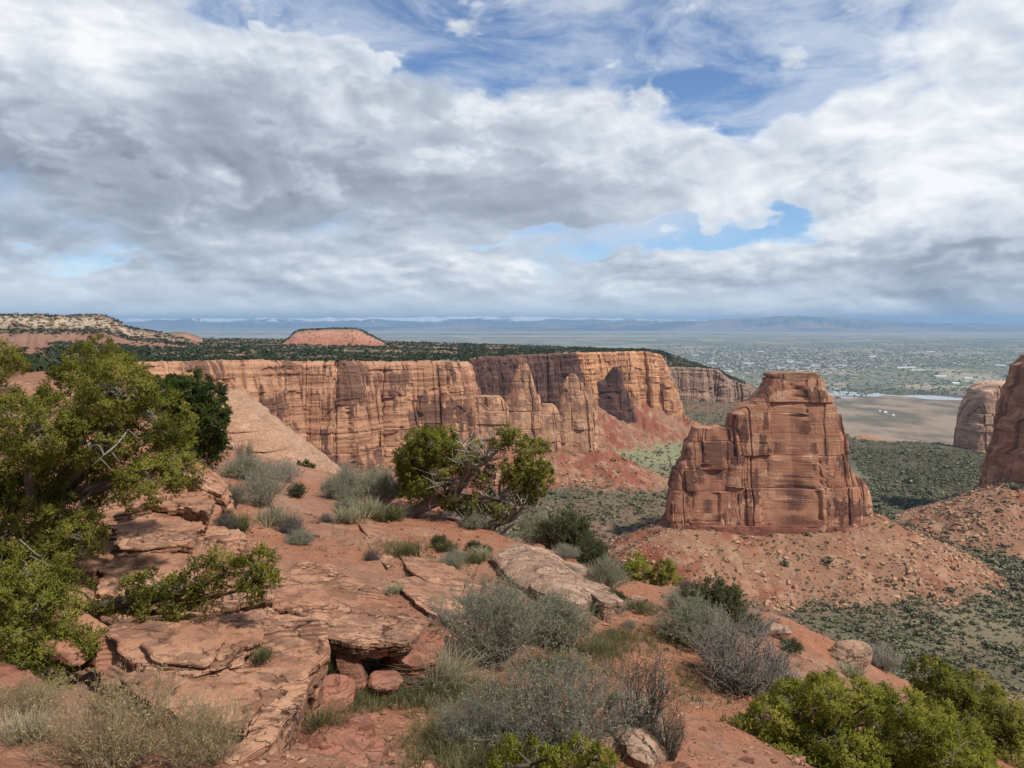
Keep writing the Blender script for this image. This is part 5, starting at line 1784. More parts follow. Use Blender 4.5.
juniper('juniper_tree', 'big yellow-green juniper on the left, spreading over the sandstone outcrop', P(62, 650, 6.6),
        [(pl([(62, 655, 6.6), (52, 610, 6.8), (38, 560, 6.9), (52, 500, 6.9), (92, 455, 6.9), (115, 425, 6.9), (118, 398, 6.9)], DJ), [.17, .12, .085, .035]),
         (pl([(50, 600, 6.8), (12, 560, 7.0), (-20, 500, 7.0), (-50, 460, 7)], DJ), [.10, .06, .03]),
         (pl([(45, 530, 6.9), (30, 470, 6.8), (40, 430, 6.8)], DJ), [.07, .03]),
         (pl([(60, 500, 6.9), (120, 480, 6.7), (150, 470, 6.6), (170, 455, 6.6)], DJ), [.06, .02]),
         (pl([(60, 640, 6.4), (90, 612, 5.9), (115, 606, 5.6), (140, 600, 5.5), (185, 592, 5.4), (222, 576, 5.3), (258, 570, 5.25)], DJ), [.085, .06, .045, .02, .008]),
         (pl([(62, 645, 6.4), (66, 660, 5.6), (68, 672, 5.0)], DJ), [.03, .01])],
        blobs, 'juniper', 'bark', 1, .080, 1.5, .018, .0041, K=11, per=23,
        dead=[(pl([(128, 430, 6.5), (116, 445, 6.3), (104, 455, 6.2), (92, 466, 6.2)], DJ), [.012, .003]), (pl([(110, 450, 6.3), (120, 462, 6.2)], DJ), [.006, .002]), (pl([(104, 455, 6.2), (98, 445, 6.2), (88, 448, 6.2)], DJ), [.006, .002]),
              (pl([(128, 430, 6.5), (140, 438, 6.3), (150, 434, 6.2)], DJ), [.006, .002]), (pl([(100, 458, 6.2), (112, 470, 6.1)], DJ), [.005, .002]),
              (pl([(46, 632, 5.2), (56, 644, 5.1), (66, 654, 5.0), (84, 656, 5.0)], 5), [.007, .002]), (pl([(56, 644, 5.1), (46, 656, 5.0), (60, 672, 5.0)], 5), [.005, .002]), (pl([(20, 540, 6.2), (40, 556, 6.1), (50, 548, 6.0)], 5), [.006, .002]), (pl([(30, 556, 6.1), (52, 566, 6.0), (70, 570, 5.9)], 5), [.006, .002])])
juniper('juniper_tree', 'dense dark green juniper standing behind the big yellow-green one', P(195, 470, 17),
        [(pl([(196, 475), (194, 450), (198, 420), (192, 395)], 17), [.12, .09, .04]), (pl([(194, 455), (182, 440), (172, 410)], 17), [.06, .02])],
        pb([(192, 393, 24), (210, 398, 16), (176, 400, 22), (202, 420, 24), (180, 428, 22), (196, 448, 26), (176, 456, 20), (212, 440, 15), (214, 414, 14), (165, 392, 16)], 17, rg), 'juniper_dark', 'bark', 2, .13, 2.2, .040, .010, K=8, per=18)
juniper('juniper_tree', 'small open juniper seen above the top of the big yellow-green one', P(100, 402, 21),
        [(pl([(100, 405), (98, 380), (104, 360), (106, 350)], 21), [.10, .06, .02])],
        pb([(70, 372, 15), (82, 358, 14), (98, 350, 15), (112, 360, 15), (122, 370, 12), (92, 370, 16), (128, 380, 10), (140, 376, 9)], 21, rg), 'juniper', 'bark', 3, .15, 1.2, .05, .012, K=7, per=16)
juniper('juniper_tree', 'dark juniper cut off by the left frame edge in front of the mesa', P(-8, 395, 23),
        [(pl([(-6, 396), (-4, 380), (0, 362)], 23), [.10, .06, .02])],
        pb([(8, 358, 13), (-10, 355, 17), (16, 366, 11), (-6, 370, 18), (2, 378, 11), (-30, 368, 22)], 23, rg), 'juniper', 'bark', 4, .16, 1.2, .05, .013, K=7, per=16)

# the twisted half-dead juniper
D = 17.4
tw_limbs = [([(404, 518), (418, 510), (432, 503), (446, 498), (456, 492), (464, 481), (474, 469), (488, 459), (498, 449), (504, 434)], [.17, .19, .17, .12, .085, .05, .02]),
            ([(434, 504), (427, 499), (421, 494), (416, 488), (411, 486)], [.10, .075, .05, .02]),
            ([(428, 501), (429, 494), (430, 487)], [.06, .03]),
            ([(452, 496), (466, 497), (480, 498, 17.2), (494, 498, 17.0), (506, 500, 17.0)], [.10, .085, .06, .04]),
            ([(424, 521), (440, 522), (456, 527), (470, 533), (484, 535), (497, 537), (506, 546), (512, 553)], [.15, .17, .15, .12, .10, .08, .05]),
            ([(440, 515), (455, 516), (466, 524), (482, 527), (498, 523), (512, 518), (520, 508), (526, 494), (529, 478)], [.12, .12, .13, .12, .11, .10, .07, .035]),
            ([(486, 530), (495, 527), (498, 515), (499, 502), (505, 492)], [.09, .07, .045, .02]),
            ([(497, 537), (505, 531), (514, 524), (522, 520)], [.05, .035, .02]),
            ([(404, 518), (398, 521, 17.2), (388, 523, 17)], [.08, .02]),
            ([(466, 533), (474, 538, 17), (480, 546, 16.8)], [.08, .03]),
            ([(512, 518), (524, 512), (536, 508), (546, 507)], [.05, .03, .01]),
            ([(527, 490), (532, 474), (533, 462), (533, 450)], [.045, .03, .02]),
            ([(432, 500), (428, 484), (424, 466), (428, 450)], [.07, .05, .03, .015]),
            ([(446, 494), (440, 478), (444, 462)], [.05, .03, .015]),
            ([(500, 500), (500, 482), (508, 476)], [.04, .02])]
dead_t = []
for a_ in [[(474, 469), (470, 455), (462, 444), (459, 434)], [(470, 472), (464, 460), (466, 446), (471, 436)], [(488, 459), (484, 446), (486, 434)], [(498, 449), (494, 438), (488, 430)], [(500, 446), (508, 440), (514, 434)], [(464, 480), (456, 468), (452, 452), (456, 440)],
           [(480, 464), (490, 466), (496, 476), (490, 488)], [(496, 476), (488, 480), (484, 494)], [(456, 492), (450, 482), (442, 477), (436, 476)], [(450, 482), (458, 476)], [(411, 486), (407, 484)], [(505, 492), (512, 486), (516, 476)], [(480, 498), (486, 506), (494, 512)], [(462, 444), (455, 440)], [(466, 446), (474, 440), (480, 430)], [(484, 446), (478, 438)], [(470, 455), (478, 448), (482, 440)],
           [(546, 507), (552, 510)], [(536, 508), (540, 500), (548, 498)], [(476, 497), (480, 510), (472, 516)], [(459, 434), (452, 430)], [(471, 436), (474, 428)], [(504, 434), (508, 428)], [(452, 452), (446, 446)]]:
    dead_t.append((pl(a_, D - .2), [.024, .007]))
rgd_ = np.random.default_rng(8)
for _ in range(170):
    sx0, sy0 = [(448, 496), (460, 486), (470, 473), (484, 462), (496, 500), (505, 524), (520, 510), (440, 502), (478, 530)][int(rgd_.integers(0, 9))]
    ang_ = rgd_.uniform(-2.9, -.2); ln_ = rgd_.uniform(9, 34)
    dx_, dy_ = math.cos(ang_) * ln_, math.sin(ang_) * ln_
    d0_ = D - .45 + rgd_.normal() * .5
    m_x, m_y = sx0 + dx_ * .5 + rgd_.normal() * 4, sy0 + dy_ * .5 + rgd_.normal() * 4
    dead_t.append((pl([(sx0, sy0, D - .1), (m_x, m_y, (D + d0_) / 2), (sx0 + dx_, sy0 + dy_, d0_)], D), [.022, .005]))
    dead_t.append((pl([(m_x, m_y, (D + d0_) / 2), (m_x + dx_ * .3 + rgd_.normal() * 7, m_y + dy_ * .3 + rgd_.normal() * 6, d0_ + .2)], D), [.012, .004]))
juniper('twisted_juniper', 'old twisted juniper with bare grey trunks, half dead, leaning on the rim', P(440, 528, D),
        [(pl(a, D), [q_ * .78 for q_ in b]) for a, b in tw_limbs],
        pb([(a_, b_, r_ * 1.2) for a_, b_, r_ in [(430, 445, 16), (416, 456, 15), (440, 455, 13), (410, 470, 12), (424, 468, 15), (438, 472, 10), (420, 484, 13), (408, 484, 9), (450, 446, 8), (434, 488, 9), (506, 434, 8), (516, 441, 8), (498, 446, 6), (524, 450, 7),
            (532, 447, 9), (540, 448, 6), (522, 470, 11), (532, 474, 12), (514, 478, 10), (540, 470, 8), (536, 486, 10), (524, 486, 10), (508, 470, 7), (456, 506, 8), (478, 512, 6), (448, 500, 6), (470, 460, 5), (482, 478, 5)] + [(402, 462, 8), (446, 436, 8), (462, 450, 6), (418, 440, 10), (436, 438, 9), (452, 470, 8), (546, 478, 7), (470, 476, 7), (460, 462, 7), (486, 484, 7), (474, 500, 6), (448, 512, 7), (500, 512, 7), (412, 498, 8), (518, 496, 8), (494, 508, 6), (466, 516, 6), (530, 498, 8), (490, 470, 5), (474, 446, 5)]], D, rg, .03), 'juniper', 'wood', 6, .12, 1.9, .036, .0095, dead=dead_t, K=8, per=18)
# bottom right
DB = 6.4
juniper('juniper_tree', 'bright lime-green juniper filling the lower right corner', P(850, 840, DB),
        [(pl([(850, 845), (846, 800), (836, 760), (830, 730)], DB), [.12, .08, .03]), (pl([(850, 830), (890, 780), (930, 755)], DB), [.08, .03]), (pl([(848, 820), (810, 780), (780, 755)], DB), [.07, .03])],
        pb([(800, 710, 34), (846, 696, 30), (760, 770, 30), (748, 738, 22), (734, 758, 16), (772, 718, 22), (824, 690, 16), (968, 748, 26), (936, 726, 26), (900, 702, 20), (850, 790, 50), (975, 775, 26), (826, 700, 22), (880, 736, 40), (838, 745, 40), (772, 748, 28), (918, 740, 34), (950, 758, 30), (866, 772, 44), (752, 762, 18), (900, 712, 22), (905, 780, 44), (800, 775, 40), (950, 790, 40), (742, 785, 26), (815, 690, 12), (868, 705, 14), (786, 700, 16)], DB, rg, .08), 'juniper_lime', 'bark', 8, .070, 1.6, .017, .0040, K=11, per=23,
        dead=[(pl([(764, 726, 6), (756, 718, 6), (748, 722, 6), (738, 716, 6)], DB), [.007, .002]), (pl([(756, 718, 6), (760, 706, 6)], DB), [.005, .002]), (pl([(960, 740, 6), (958, 728, 6), (964, 718, 6)], DB), [.006, .002]), (pl([(955, 752, 6), (966, 742, 6), (976, 744, 6)], DB), [.006, .002])])
juniper('juniper_tree', 'darker green juniper behind the lime-green one at the right frame edge', P(975, 760, 8.6),
        [(pl([(975, 770), (970, 730), (955, 690), (940, 672)], 8.6), [.11, .07, .025]), (pl([(973, 745), (1000, 725), (1015, 720)], 8.6), [.06, .02])],
        pb([(934, 676, 18), (952, 690, 22), (976, 692, 22), (998, 712, 24), (966, 716, 24), (1010, 728, 18), (936, 698, 16), (990, 742, 26), (1012, 758, 26), (980, 768, 28), (1030, 775, 26), (922, 690, 9), (1014, 706, 9)], 8.6, rg, .06), 'juniper', 'bark', 9, .085, 1.6, .026, .006, K=8, per=20,
        dead=[(pl([(985, 735, 8), (976, 728, 8), (972, 716, 8)], 8), [.007, .002])])
juniper('juniper_seedling', 'tips of a lime-green young juniper poking in at the bottom edge', P(545, 800, 3.9),
        [(pl([(545, 805), (540, 780), (530, 765)], 3.9), [.03, .008]), (pl([(548, 800), (575, 775), (588, 765)], 3.9), [.02, .006])],
        pb([(512, 748, 9), (506, 764, 14), (538, 752, 10), (530, 770, 17), (556, 756, 9), (580, 752, 12), (598, 760, 10), (566, 772, 18), (590, 778, 18), (545, 778, 20), (615, 770, 12), (492, 776, 14)], 3.9, rg, .05), 'juniper_lime', 'bark', 10, .045, 1.1, .014, .003, K=8, per=22)
for k, (px, py, d_, bl, lb, mt) in enumerate([(637, 582, 14.6, [(637, 565, 10), (630, 572, 9), (645, 573, 9), (638, 576, 9), (633, 562, 6)], 'small bright green juniper on the rim, left one of the close pair', 'juniper_lime'),
                                         (664, 592, 14.3, [(664, 572, 10), (657, 580, 10), (671, 580, 9), (664, 585, 10), (668, 566, 6)], 'small olive juniper on the rim touching the brighter one of the pair', 'juniper'),
                                         (299, 480, 35, [(294, 471, 7), (303, 470, 8), (311, 474, 6), (298, 476, 7)], 'dark green bush at the gully edge among grey sagebrush', 'juniper_dark')]):
    juniper('small_juniper', lb, P(px, py, d_), [(pl([(px, py + 2), (px, py - 12)], d_), [.04, .015])], pb(bl, d_, rg, .02), mt, 'bark', 20 + k, .10 if d_ < 20 else .2, 1.3, .035 if d_ < 20 else .08, .009 if d_ < 20 else .022, K=7, per=16)

# ------------------------------------------------------------------ shrubs
SH = {
    'sage1': shrub_mesh(1, .62, 1.1, 150, 9, .60, .017, .0027, .0042, tl=.42),
    'sage2': shrub_mesh(2, .60, 1.25, 160, 9, .55, .017, .0026, .0042, tl=.45),
    'sage3': shrub_mesh(3, .55, 1.0, 170, 10, .75, .019, .0034, .0040, tl=.38),
    'stick': shrub_mesh(4, .80, .55, 60, 9, .22, .018, .0030, .0050, 'twig_dark', 'sage', flat=.2, tl=.25, wild=.4),
    'tangle': shrub_mesh(5, .60, .85, 80, 11, .10, .018, .0035, .0075, 'twig', 'sage', wild=1.0, bare=.6, tl=.5),
    'olive': shrub_mesh(6, .60, .80, 110, 12, 1.4, .024, .0045, .0045, 'twig_dark', 'greenbush'),
    'dry': shrub_mesh(7, .50, 1.0, 170, 8, .30, .015, .0024, .0034, 'twig_dry', 'dryleaf', flat=.25, tl=.42),
    'dark': shrub_mesh(8, .30, .42, 120, 6, .1, .02, .003, .004, 'twig_dark', 'sage', flat=.5, bare=.5),
}


def sh(key, px, py, hpx, label, name='sagebrush', cat='shrub', wide=1.0, rz=0.0, d=None, grp=None):
    p = hit(px, py) if d is None else P(px, py, d)
    base_h = {'sage1': .62, 'sage2': .60, 'sage3': .55, 'stick': .80, 'tangle': .6, 'olive': .6, 'dry': .5, 'dark': .3}[key]
    s_ = hpx * p[1] / F / base_h
    return put_shrub(name, label, cat, SH[key], p - np.array([0, 0, .02]), rz, (s_ * wide, s_ * wide, s_), grp)


sh('sage1', 492, 662, 86, 'large grey-green sagebrush right of the overhanging slab', wide=.92)
sh('sage3', 556, 646, 54, 'grey-green sagebrush crowding the right side of the largest one', wide=.95, rz=2)
sh('sage2', 556, 752, 98, 'wide sagebrush in the middle of the bottom edge, branches sweeping right', wide=1.0, rz=1)
sh('sage2', 478, 742, 52, 'low pale sagebrush with drooping grey twigs beside the green grass at the bottom', wide=1.0, rz=4)
sh('stick', 640, 744, 108, 'tall dark stick-like bush beside the path at the bottom', 'bare_bush', rz=.5)
sh('stick', 668, 760, 60, 'short bare bush leaning over the pale slab at the bottom', 'bare_bush', rz=2.5, wide=1.3)
sh('tangle', 742, 692, 78, 'tangled grey half-dead bush on the far side of the path', 'bare_bush', wide=.95)
sh('tangle', 776, 704, 38, 'low tangle of dead grey branches behind the lime-green juniper', 'bare_bush', wide=1.2, rz=3)
sh('sage3', 694, 644, 48, 'blue-grey sagebrush between the path and the olive bush', rz=4)
sh('olive', 716, 630, 52, 'olive green bush on the rim right of the path', 'green_bush', wide=1.1)
sh('sage1', 680, 614, 26, 'small sagebrush behind the blue-grey one, below the pair of green junipers', rz=3)
sh('sage3', 606, 590, 36, 'round blue-grey sagebrush on the rim below the dark bush', wide=.75, rz=1)
sh('tangle', 752, 636, 32, 'leafless grey bush on the rim in front of the monolith talus', 'bare_bush', rz=1.4)
sh('stick', 776, 684, 36, 'thin leafless bush on the red shelf behind the lime-green juniper', 'bare_bush', wide=1.8, rz=2)
sh('olive', 568, 558, 48, 'dark olive bush behind the pale hump on the rim', 'green_bush', d=16.6, wide=1.0)
sh('olive', 590, 566, 30, 'lower olive bush just below the dark one behind the pale hump', 'green_bush', d=16.0, wide=1.2, rz=2)
sh('sage3', 544, 548, 36, 'grey sagebrush under the right branches of the twisted juniper', d=17.6)
sh('sage1', 262, 506, 38, 'grey bushy sagebrush at the head of the path, left side', wide=.95, rz=2)
sh('sage3', 246, 480, 26, 'grey sagebrush at the gully edge under the tan slickrock', wide=1.3, rz=2)
sh('tangle', 285, 482, 24, 'pale bare brush beside the dark green bush at the gully edge', 'bare_bush', wide=1.2)
sh('sage3', 380, 508, 40, 'tall pale sagebrush left of the twisted juniper', wide=.85, rz=5)
sh('sage1', 350, 496, 32, 'smaller sagebrush beside the tall pale one at the top of the path', wide=.95, rz=3)
sh('sage3', 334, 498, 22, 'little grey shrub at the left of the smaller sagebrush by the path', wide=.9, rz=1)
sh('stick', 232, 510, 34, 'thin dark leafless shrub among the tilted rocks by the dark juniper', 'bare_bush', wide=1.2)
sh('stick', 244, 468, 30, 'bare dark sapling against the tan slickrock', 'bare_bush', wide=1.2, rz=1)
sh('dark', 290, 534, 22, 'dark round cushion of dead twigs beside the path, larger one', 'dead_cushion', wide=1.2)
sh('dark', 296, 541, 16, 'dark cushion of dead twigs touching the larger one', 'dead_cushion', wide=1.2, rz=2)
sh('dark', 326, 523, 11, 'small dark cushion of dead twigs across the path by the pale tuft', 'dead_cushion', wide=1.3, rz=1)
sh('dark', 224, 532, 26, 'dark twiggy cushion at the foot of the broken block', 'dead_cushion', wide=.8, rz=1)
sh('dark', 372, 560, 14, 'dead grey cushion below the plank-like slab', 'dead_cushion', wide=1.2, rz=3)
sh('dry', 118, 768, 98, 'straw-coloured dry bush at the bottom left corner', 'dry_bush', wide=.86)
sh('dry', 204, 764, 72, 'greyer dry bush next to the straw-coloured one at the bottom left', 'dry_bush', wide=.8, rz=2)
sh('dry', 30, 712, 34, 'low dry tuft under the juniper at the left edge', 'dry_bush', wide=1.3, rz=1)
sh('tangle', 880, 668, 26, 'dead branch wood lying beside the large tan boulder', 'dead_brush', wide=1.2, rz=1)
sh('stick', 898, 676, 22, 'small dead shrub at the end of the red shelf, by the dark green juniper', 'bare_bush', wide=1.6, rz=1)

rg = np.random.default_rng(44)
ks = 0
while ks < 46:
    px, py = (rg.uniform(430, 620), rg.uniform(545, 622)) if ks < 20 else ((rg.uniform(590, 800), rg.uniform(585, 660)) if ks < 34 else (rg.uniform(230, 480), rg.uniform(490, 560)))
    q_ = hit(px, py)
    if q_[1] > 26:
        continue
    sh(['sage3', 'sage1', 'dark', 'olive', 'dry'][int(rg.choice(5, p=[.35, .25, .15, .1, .15]))], px, py, rg.uniform(8, 17), 'ankle-high scrub tuft among others like it on the red slope below the twisted juniper', 'scrub_tuft', 'shrub', 1.2, rg.uniform(0, 6), None, 'low scrub tufts on the red slope')
    ks += 1

# bunch grass, one by one
rg = np.random.default_rng(3)
def tussock(px, py, hpx, label, m='strawgrass', n=26, rad=.12, d=None, spread=.75, bend=.6):
    p = hit(px, py) if d is None else P(px, py, d)
    h_ = hpx * p[1] / F
    pos = np.stack([rg.normal(size=n) * rad * .5, rg.normal(size=n) * rad * .5, np.zeros(n)], 1)
    v, f, tn = grass_blades(pos, h_ * 1.25, rg, 16, bend, max(.0022, .35 * p[1] / F), spread)
    o = obj('grass_tuft', mesh('grass_tuft', v, f, [M[m]], False, {'tint': tn}), loc=p)
    return tag(o, label, 'grass tuft')


tussock(276, 526, 18, 'pale straw tuft behind the dark cushions beside the path', rad=.26, n=24)
tussock(346, 524, 14, 'pale straw tuft on the far side of the path by the small dark cushion', rad=.26, n=24)
tussock(368, 518, 16, 'silver-grey tuft next to the plank-like slab', rad=.26, n=24)
tussock(392, 520, 12, 'greenish tuft at the foot of the twisted trunk', 'grass', rad=.25, n=40)
tussock(440, 690, 38, 'arching pale grass tuft left of the wide sagebrush', n=34, rad=.12, bend=.8)
tussock(302, 576, 10, 'bright green tuft at the back edge of the overhanging slab', 'grass', rad=.10, n=30)
tussock(262, 660, 10, 'tiny dark green plant in a crack of the broad lower slab', 'grass', rad=.05, n=16, d=4.9)
tussock(328, 686, 28, 'dark green clump in the hollow under the slab lip', 'grass', rad=.10, n=40)
tussock(322, 740, 28, 'blue-green tuft on the low red slab at the bottom', 'grass', rad=.07, n=26)
tussock(640, 612, 8, 'low green tuft at the path bend beside the pale boulder', 'grass', rad=.25, n=40)
tussock(405, 556, 12, 'green tuft between the plank-like slab and the roots', 'grass', rad=.2, n=22)
tussock(446, 552, 8, 'small green tuft on the red soil below the exposed roots', 'grass', rad=.15, n=30)
tussock(470, 562, 8, 'small green tuft beside the cracked slab', 'grass', rad=.2, n=30)
tussock(235, 530, 14, 'grey-green tuft under the smaller layered rock', rad=.25, n=36, m='grass')
tussock(480, 560, 9, 'faded tuft at the foot of the pale hump', rad=.26, n=24)
tussock(392, 594, 7, 'faded tuft on the path side of the overhanging slab', rad=.12, n=24)
tussock(850, 678, 10, 'pale tuft in front of the large tan boulder', rad=.2, n=30)
tussock(30, 740, 26, 'wispy tuft on the red soil at the bottom left edge', rad=.1, n=24)

# short green grass: one mass
pts = []
for (px, py, rx, ry, n) in [(430, 690, 30, 16, 420), (400, 700, 40, 8, 260), (470, 748, 50, 22, 700), (380, 672, 40, 10, 260), (600, 652, 26, 10, 300), (500, 760, 60, 14, 400), (365, 700, 26, 14, 200), (620, 640, 30, 8, 160), (395, 548, 26, 10, 160),
                           (560, 668, 40, 12, 300), (420, 556, 40, 12, 130), (470, 585, 40, 10, 160), (520, 610, 40, 8, 160), (330, 540, 30, 20, 40), (680, 640, 40, 14, 200), (700, 690, 40, 20, 160), (790, 660, 60, 16, 50), (650, 650, 60, 50, 70), (480, 700, 60, 16, 300)]:
    for _ in range(n):
        pts.append((rg.normal(px, rx * .6), rg.normal(py, ry * .6)))
pp = np.array(pts)
ds = np.exp(np.linspace(math.log(2.5), math.log(40), 260))
hp = []
ZG = {}
allp = np.array([[P(a, b, d_) for d_ in ds] for a, b in pp])
zz = ground_z(allp[..., 0].ravel(), allp[..., 1].ravel()).reshape(allp.shape[:2])
k = np.argmax(allp[..., 2] < zz, axis=1)
hp = allp[np.arange(len(pp)), k]; hp[:, 2] = zz[np.arange(len(pp)), k]
hp = hp[(hp[:, 1] < 22) & (k > 0)]
v, f, tn = grass_blades(hp, .07 + .05 * rg.random(len(hp)), rg, 7, .5, .0022, .8)
kind(obj('grass', mesh('grass', v, f, [M['grass']], False, {'tint': tn})), 'stuff')
# dead twigs and leaf litter under the bushes
tb = Tubes()
for _ in range(420):
    px, py = random.choice([(500, 670, 60, 12), (560, 745, 70, 20), (720, 695, 30, 14), (130, 720, 80, 30), (640, 740, 30, 20), (380, 690, 50, 20), (690, 640, 40, 14), (170, 660, 50, 20)])[:2]
    px += rg.normal() * 55; py += rg.normal() * 16
    q_ = hit(px, min(py, 766), 2.5, 20)
    a_ = rg.uniform(0, 6.28); l_ = rg.uniform(.03, .16)
    e_ = q_ + np.array([math.cos(a_) * l_, math.sin(a_) * l_, 0])
    e_[2] = q_[2] + .01
    tb.add(np.array([q_ + [0, 0, .008], (q_ + e_) / 2 + [0, 0, .012], e_]), [.003, .0015], 4)
kind(obj('twig_litter', tb.mesh('twig_litter', M['twig'])), 'stuff')

# ------------------------------------------------------------------ scrub, trees and boulders of the canyon
edge_px, edge_py, _ = PX(edge3)
oi = np.argsort(edge_px)


def visible(p):
    u, v_, dep = PX(p)
    ok = (u > -20) & (u < 1044) & (v_ < np.interp(u, edge_px[oi], edge_py[oi]) + 3)
    mono_hide = (dep > 690) & (u > 672) & (u < 862) & (v_ < 528) & (v_ > np.interp(u, [672, 690, 728, 735, 768, 817, 842, 862], [500, 430, 427, 408, 374, 374, 425, 480]))
    return ok & ~mono_hide, u, v_, dep


def clump_vt(seed, n, s=.42):
    rg_ = np.random.default_rng(seed)
    d = unit(rg_.normal(size=(n, 3)))
    lump = 1 + .35 * fbm(d * 1.7 + seed, 2)
    c = d * (rg_.uniform(.45, 1, n) ** .6 * lump)[:, None] * np.array([1, 1, .72]) + np.array([0, 0, .62])
    a = unit(rg_.normal(size=(n, 3)) * .6 + d); b = unit(np.cross(a, rg_.normal(size=(n, 3)))); e_ = np.cross(a, b)
    q_ = s * rg_.uniform(.6, 1.2, (n, 1))
    v = np.stack([c - b * q_, c - e_ * q_ * .8, c + b * q_, c + e_ * q_ * .8], 1)
    return v, np.repeat(np.clip(rg_.normal(.5, .2, n), 0, 1), 4)


def scatter(name, label, cat, group, pos, size, nbest, meshes, stuffname, stuffv, m, tall, part_trunk=None, labels=None):
    """the nbest that show largest become things, the rest one mass"""
    vis, u, v_, dep = visible(pos)
    pos, size, dep = pos[vis], size[vis], dep[vis]
    app = size / dep
    o_ = np.argsort(-app)
    best, rest = o_[:nbest], o_[nbest:]
    rg_ = np.random.default_rng(len(pos))
    for i, k_ in enumerate(best):
        s_ = float(size[k_])
        o = obj(name, meshes[i % len(meshes)], loc=pos[k_] - np.array([0, 0, .1 * s_]), rot=(0, 0, rg_.uniform(0, 6.28)), scale=(s_ * rg_.uniform(.85, 1.2), s_ * rg_.uniform(.85, 1.2), s_ * rg_.uniform(.8, 1.15) * tall))
        tag(o, labels(pos[k_]) if labels else label, cat, group(pos[k_]) if callable(group) else group)
    if len(rest):
        V, F_, T_ = [], [], []
        nb_ = 0
        for j, (sv, sf, stn) in enumerate(stuffv):
            r_ = rest[j::len(stuffv)]
            an = rg_.uniform(0, 6.28, len(r_))
            s3 = size[r_][:, None] * np.ones((1, 3)) * rg_.uniform(.85, 1.2, (len(r_), 3)) * np.array([1, 1, tall])
            vv_ = sv[None] * s3[:, None]
            vv_ = np.stack([vv_[..., 0] * np.cos(an)[:, None] - vv_[..., 1] * np.sin(an)[:, None], vv_[..., 0] * np.sin(an)[:, None] + vv_[..., 1] * np.cos(an)[:, None], vv_[..., 2]], -1)
            vv_ += (pos[r_] - np.array([0, 0, .1]) * size[r_][:, None])[:, None]
            V.append(vv_.reshape(-1, 3))
            F_.append((sf[None] + (nb_ + np.arange(len(r_)) * len(sv))[:, None, None]).reshape(-1, sf.shape[1]))
            nb_ += len(r_) * len(sv)
            if stn is not None:
                T_.append(np.clip(stn[None] + rg_.normal(0, .22, len(r_))[:, None], 0, 1).ravel())
        kind(obj(stuffname, mesh(stuffname, np.vstack(V), np.vstack(F_), [m], False, {'tint': np.concatenate(T_)} if T_ else None)), 'stuff')


def clump_set(n, seeds, m, name, s=.42):
    out_ = []
    for sd_ in seeds:
        v, tn = clump_vt(sd_, n, s)
        rgx = np.random.default_rng(sd_)
        out_.append(mesh(name, v.reshape(-1, 3), np.arange(n * 4).reshape(-1, 4), [m], False, {'tint': np.clip(tn + rgx.normal(0, .2), 0, 1)}))
    return out_


def clump_stuff(n, seeds, s=.5):
    out_ = []
    for sd_ in seeds:
        v, tn = clump_vt(sd_, n, s)
        out_.append((v.reshape(-1, 3), np.arange(n * 4).reshape(-1, 4), tn))
    return out_


rg = np.random.default_rng(91)
N = 92000
a_ = rg.uniform(-.36, .66, N); r_ = np.exp(rg.uniform(math.log(390), math.log(1950), N))
N2 = 26000
a_ = np.concatenate([a_, rg.uniform(.33, .66, N2)]); r_ = np.concatenate([r_, np.exp(rg.uniform(math.log(760), math.log(1460), N2))]); N += N2
x, y = r_ * np.sin(a_), r_ * np.cos(a_)
z, ins, tm, er, de = ground_z(x, y, want=True)
patch = fbm(np.stack([x / 60, y / 60, 0 * x], 1), 3)
q0 = P(640, 440, 1250)
lawn = np.exp(-((x - q0[0]) / 95) ** 2 - ((y - q0[1]) / 210) ** 2)
keep = ins & ~er & (rg.random(N) < np.clip(.75 + patch * 1.1 - .32 * tm - .55 * lawn, .12, 1)) & (z > -300)
x, y, z, tm = x[keep], y[keep], z[keep], tm[keep]
size = rg.lognormal(-.08, .45, len(x)) * (1 - .35 * tm) * np.interp(np.hypot(x, y), [450, 750], [1, 1.3])
scatter('shrub', 'dark green shrub dotted among many like it on the canyon floor', 'shrub', 'shrubs dotted over the canyon floor', np.stack([x, y, z], 1), size, 300, clump_set(46, range(8), M['farleaf'], 'shrub'), 'scrub', clump_stuff(12, range(6), .6), M['farleaf'], .8)

# talus boulders
N = 60000
a_ = rg.uniform(-.2, .66, N); r_ = np.exp(rg.uniform(math.log(520), math.log(1300), N))
x, y = r_ * np.sin(a_), r_ * np.cos(a_)
z, ins, tm, er, de = ground_z(x, y, want=True)
cl = fbm(np.stack([x / 26, y / 26, 0 * x], 1), 3)
keep = ins & ~er & (tm > .25) & (rg.random(N) < np.clip(.55 + cl * 1.6, .05, 1))
x, y, z = x[keep], y[keep], z[keep]
size = np.minimum(rg.lognormal(-.55, .6, len(x)) * (1 + .35 * (x > 180)) * np.interp(np.hypot(x - MONO_LINE[1, 0], y - MONO_LINE[1, 1]), [50, 150], [.75, 1.35]), 3.0)
RB = [mesh('talus_boulder', *boulder_vf(500 + k, 2, .12, (1, .85, .7), 11, 14), [M['boulder']], False) for k in range(6)]
RS = []
for k in range(4):
    vb, fb = boulder_vf(520 + k, 1, .15, (1, .85, .7), 9, 14)
    RS.append((vb, fb, None))


def tl_label(p):
    u, v_, dep = PX(p)
    if dep > 705 and u > 880:
        return 'tan boulder on the talus below the right-hand cliff'
    if dep > 705:
        return 'tan boulder on the red talus under the far mesa wall and its spires'
    return 'tan boulder on the talus cone at the foot of the monolith'


scatter('talus_boulder', '', 'boulder', lambda p: 'boulders' + tl_label(p).split('boulder')[1], np.stack([x, y, z], 1), size, 290, RB, 'talus_rubble', RS, M['boulder'], .9, labels=tl_label)

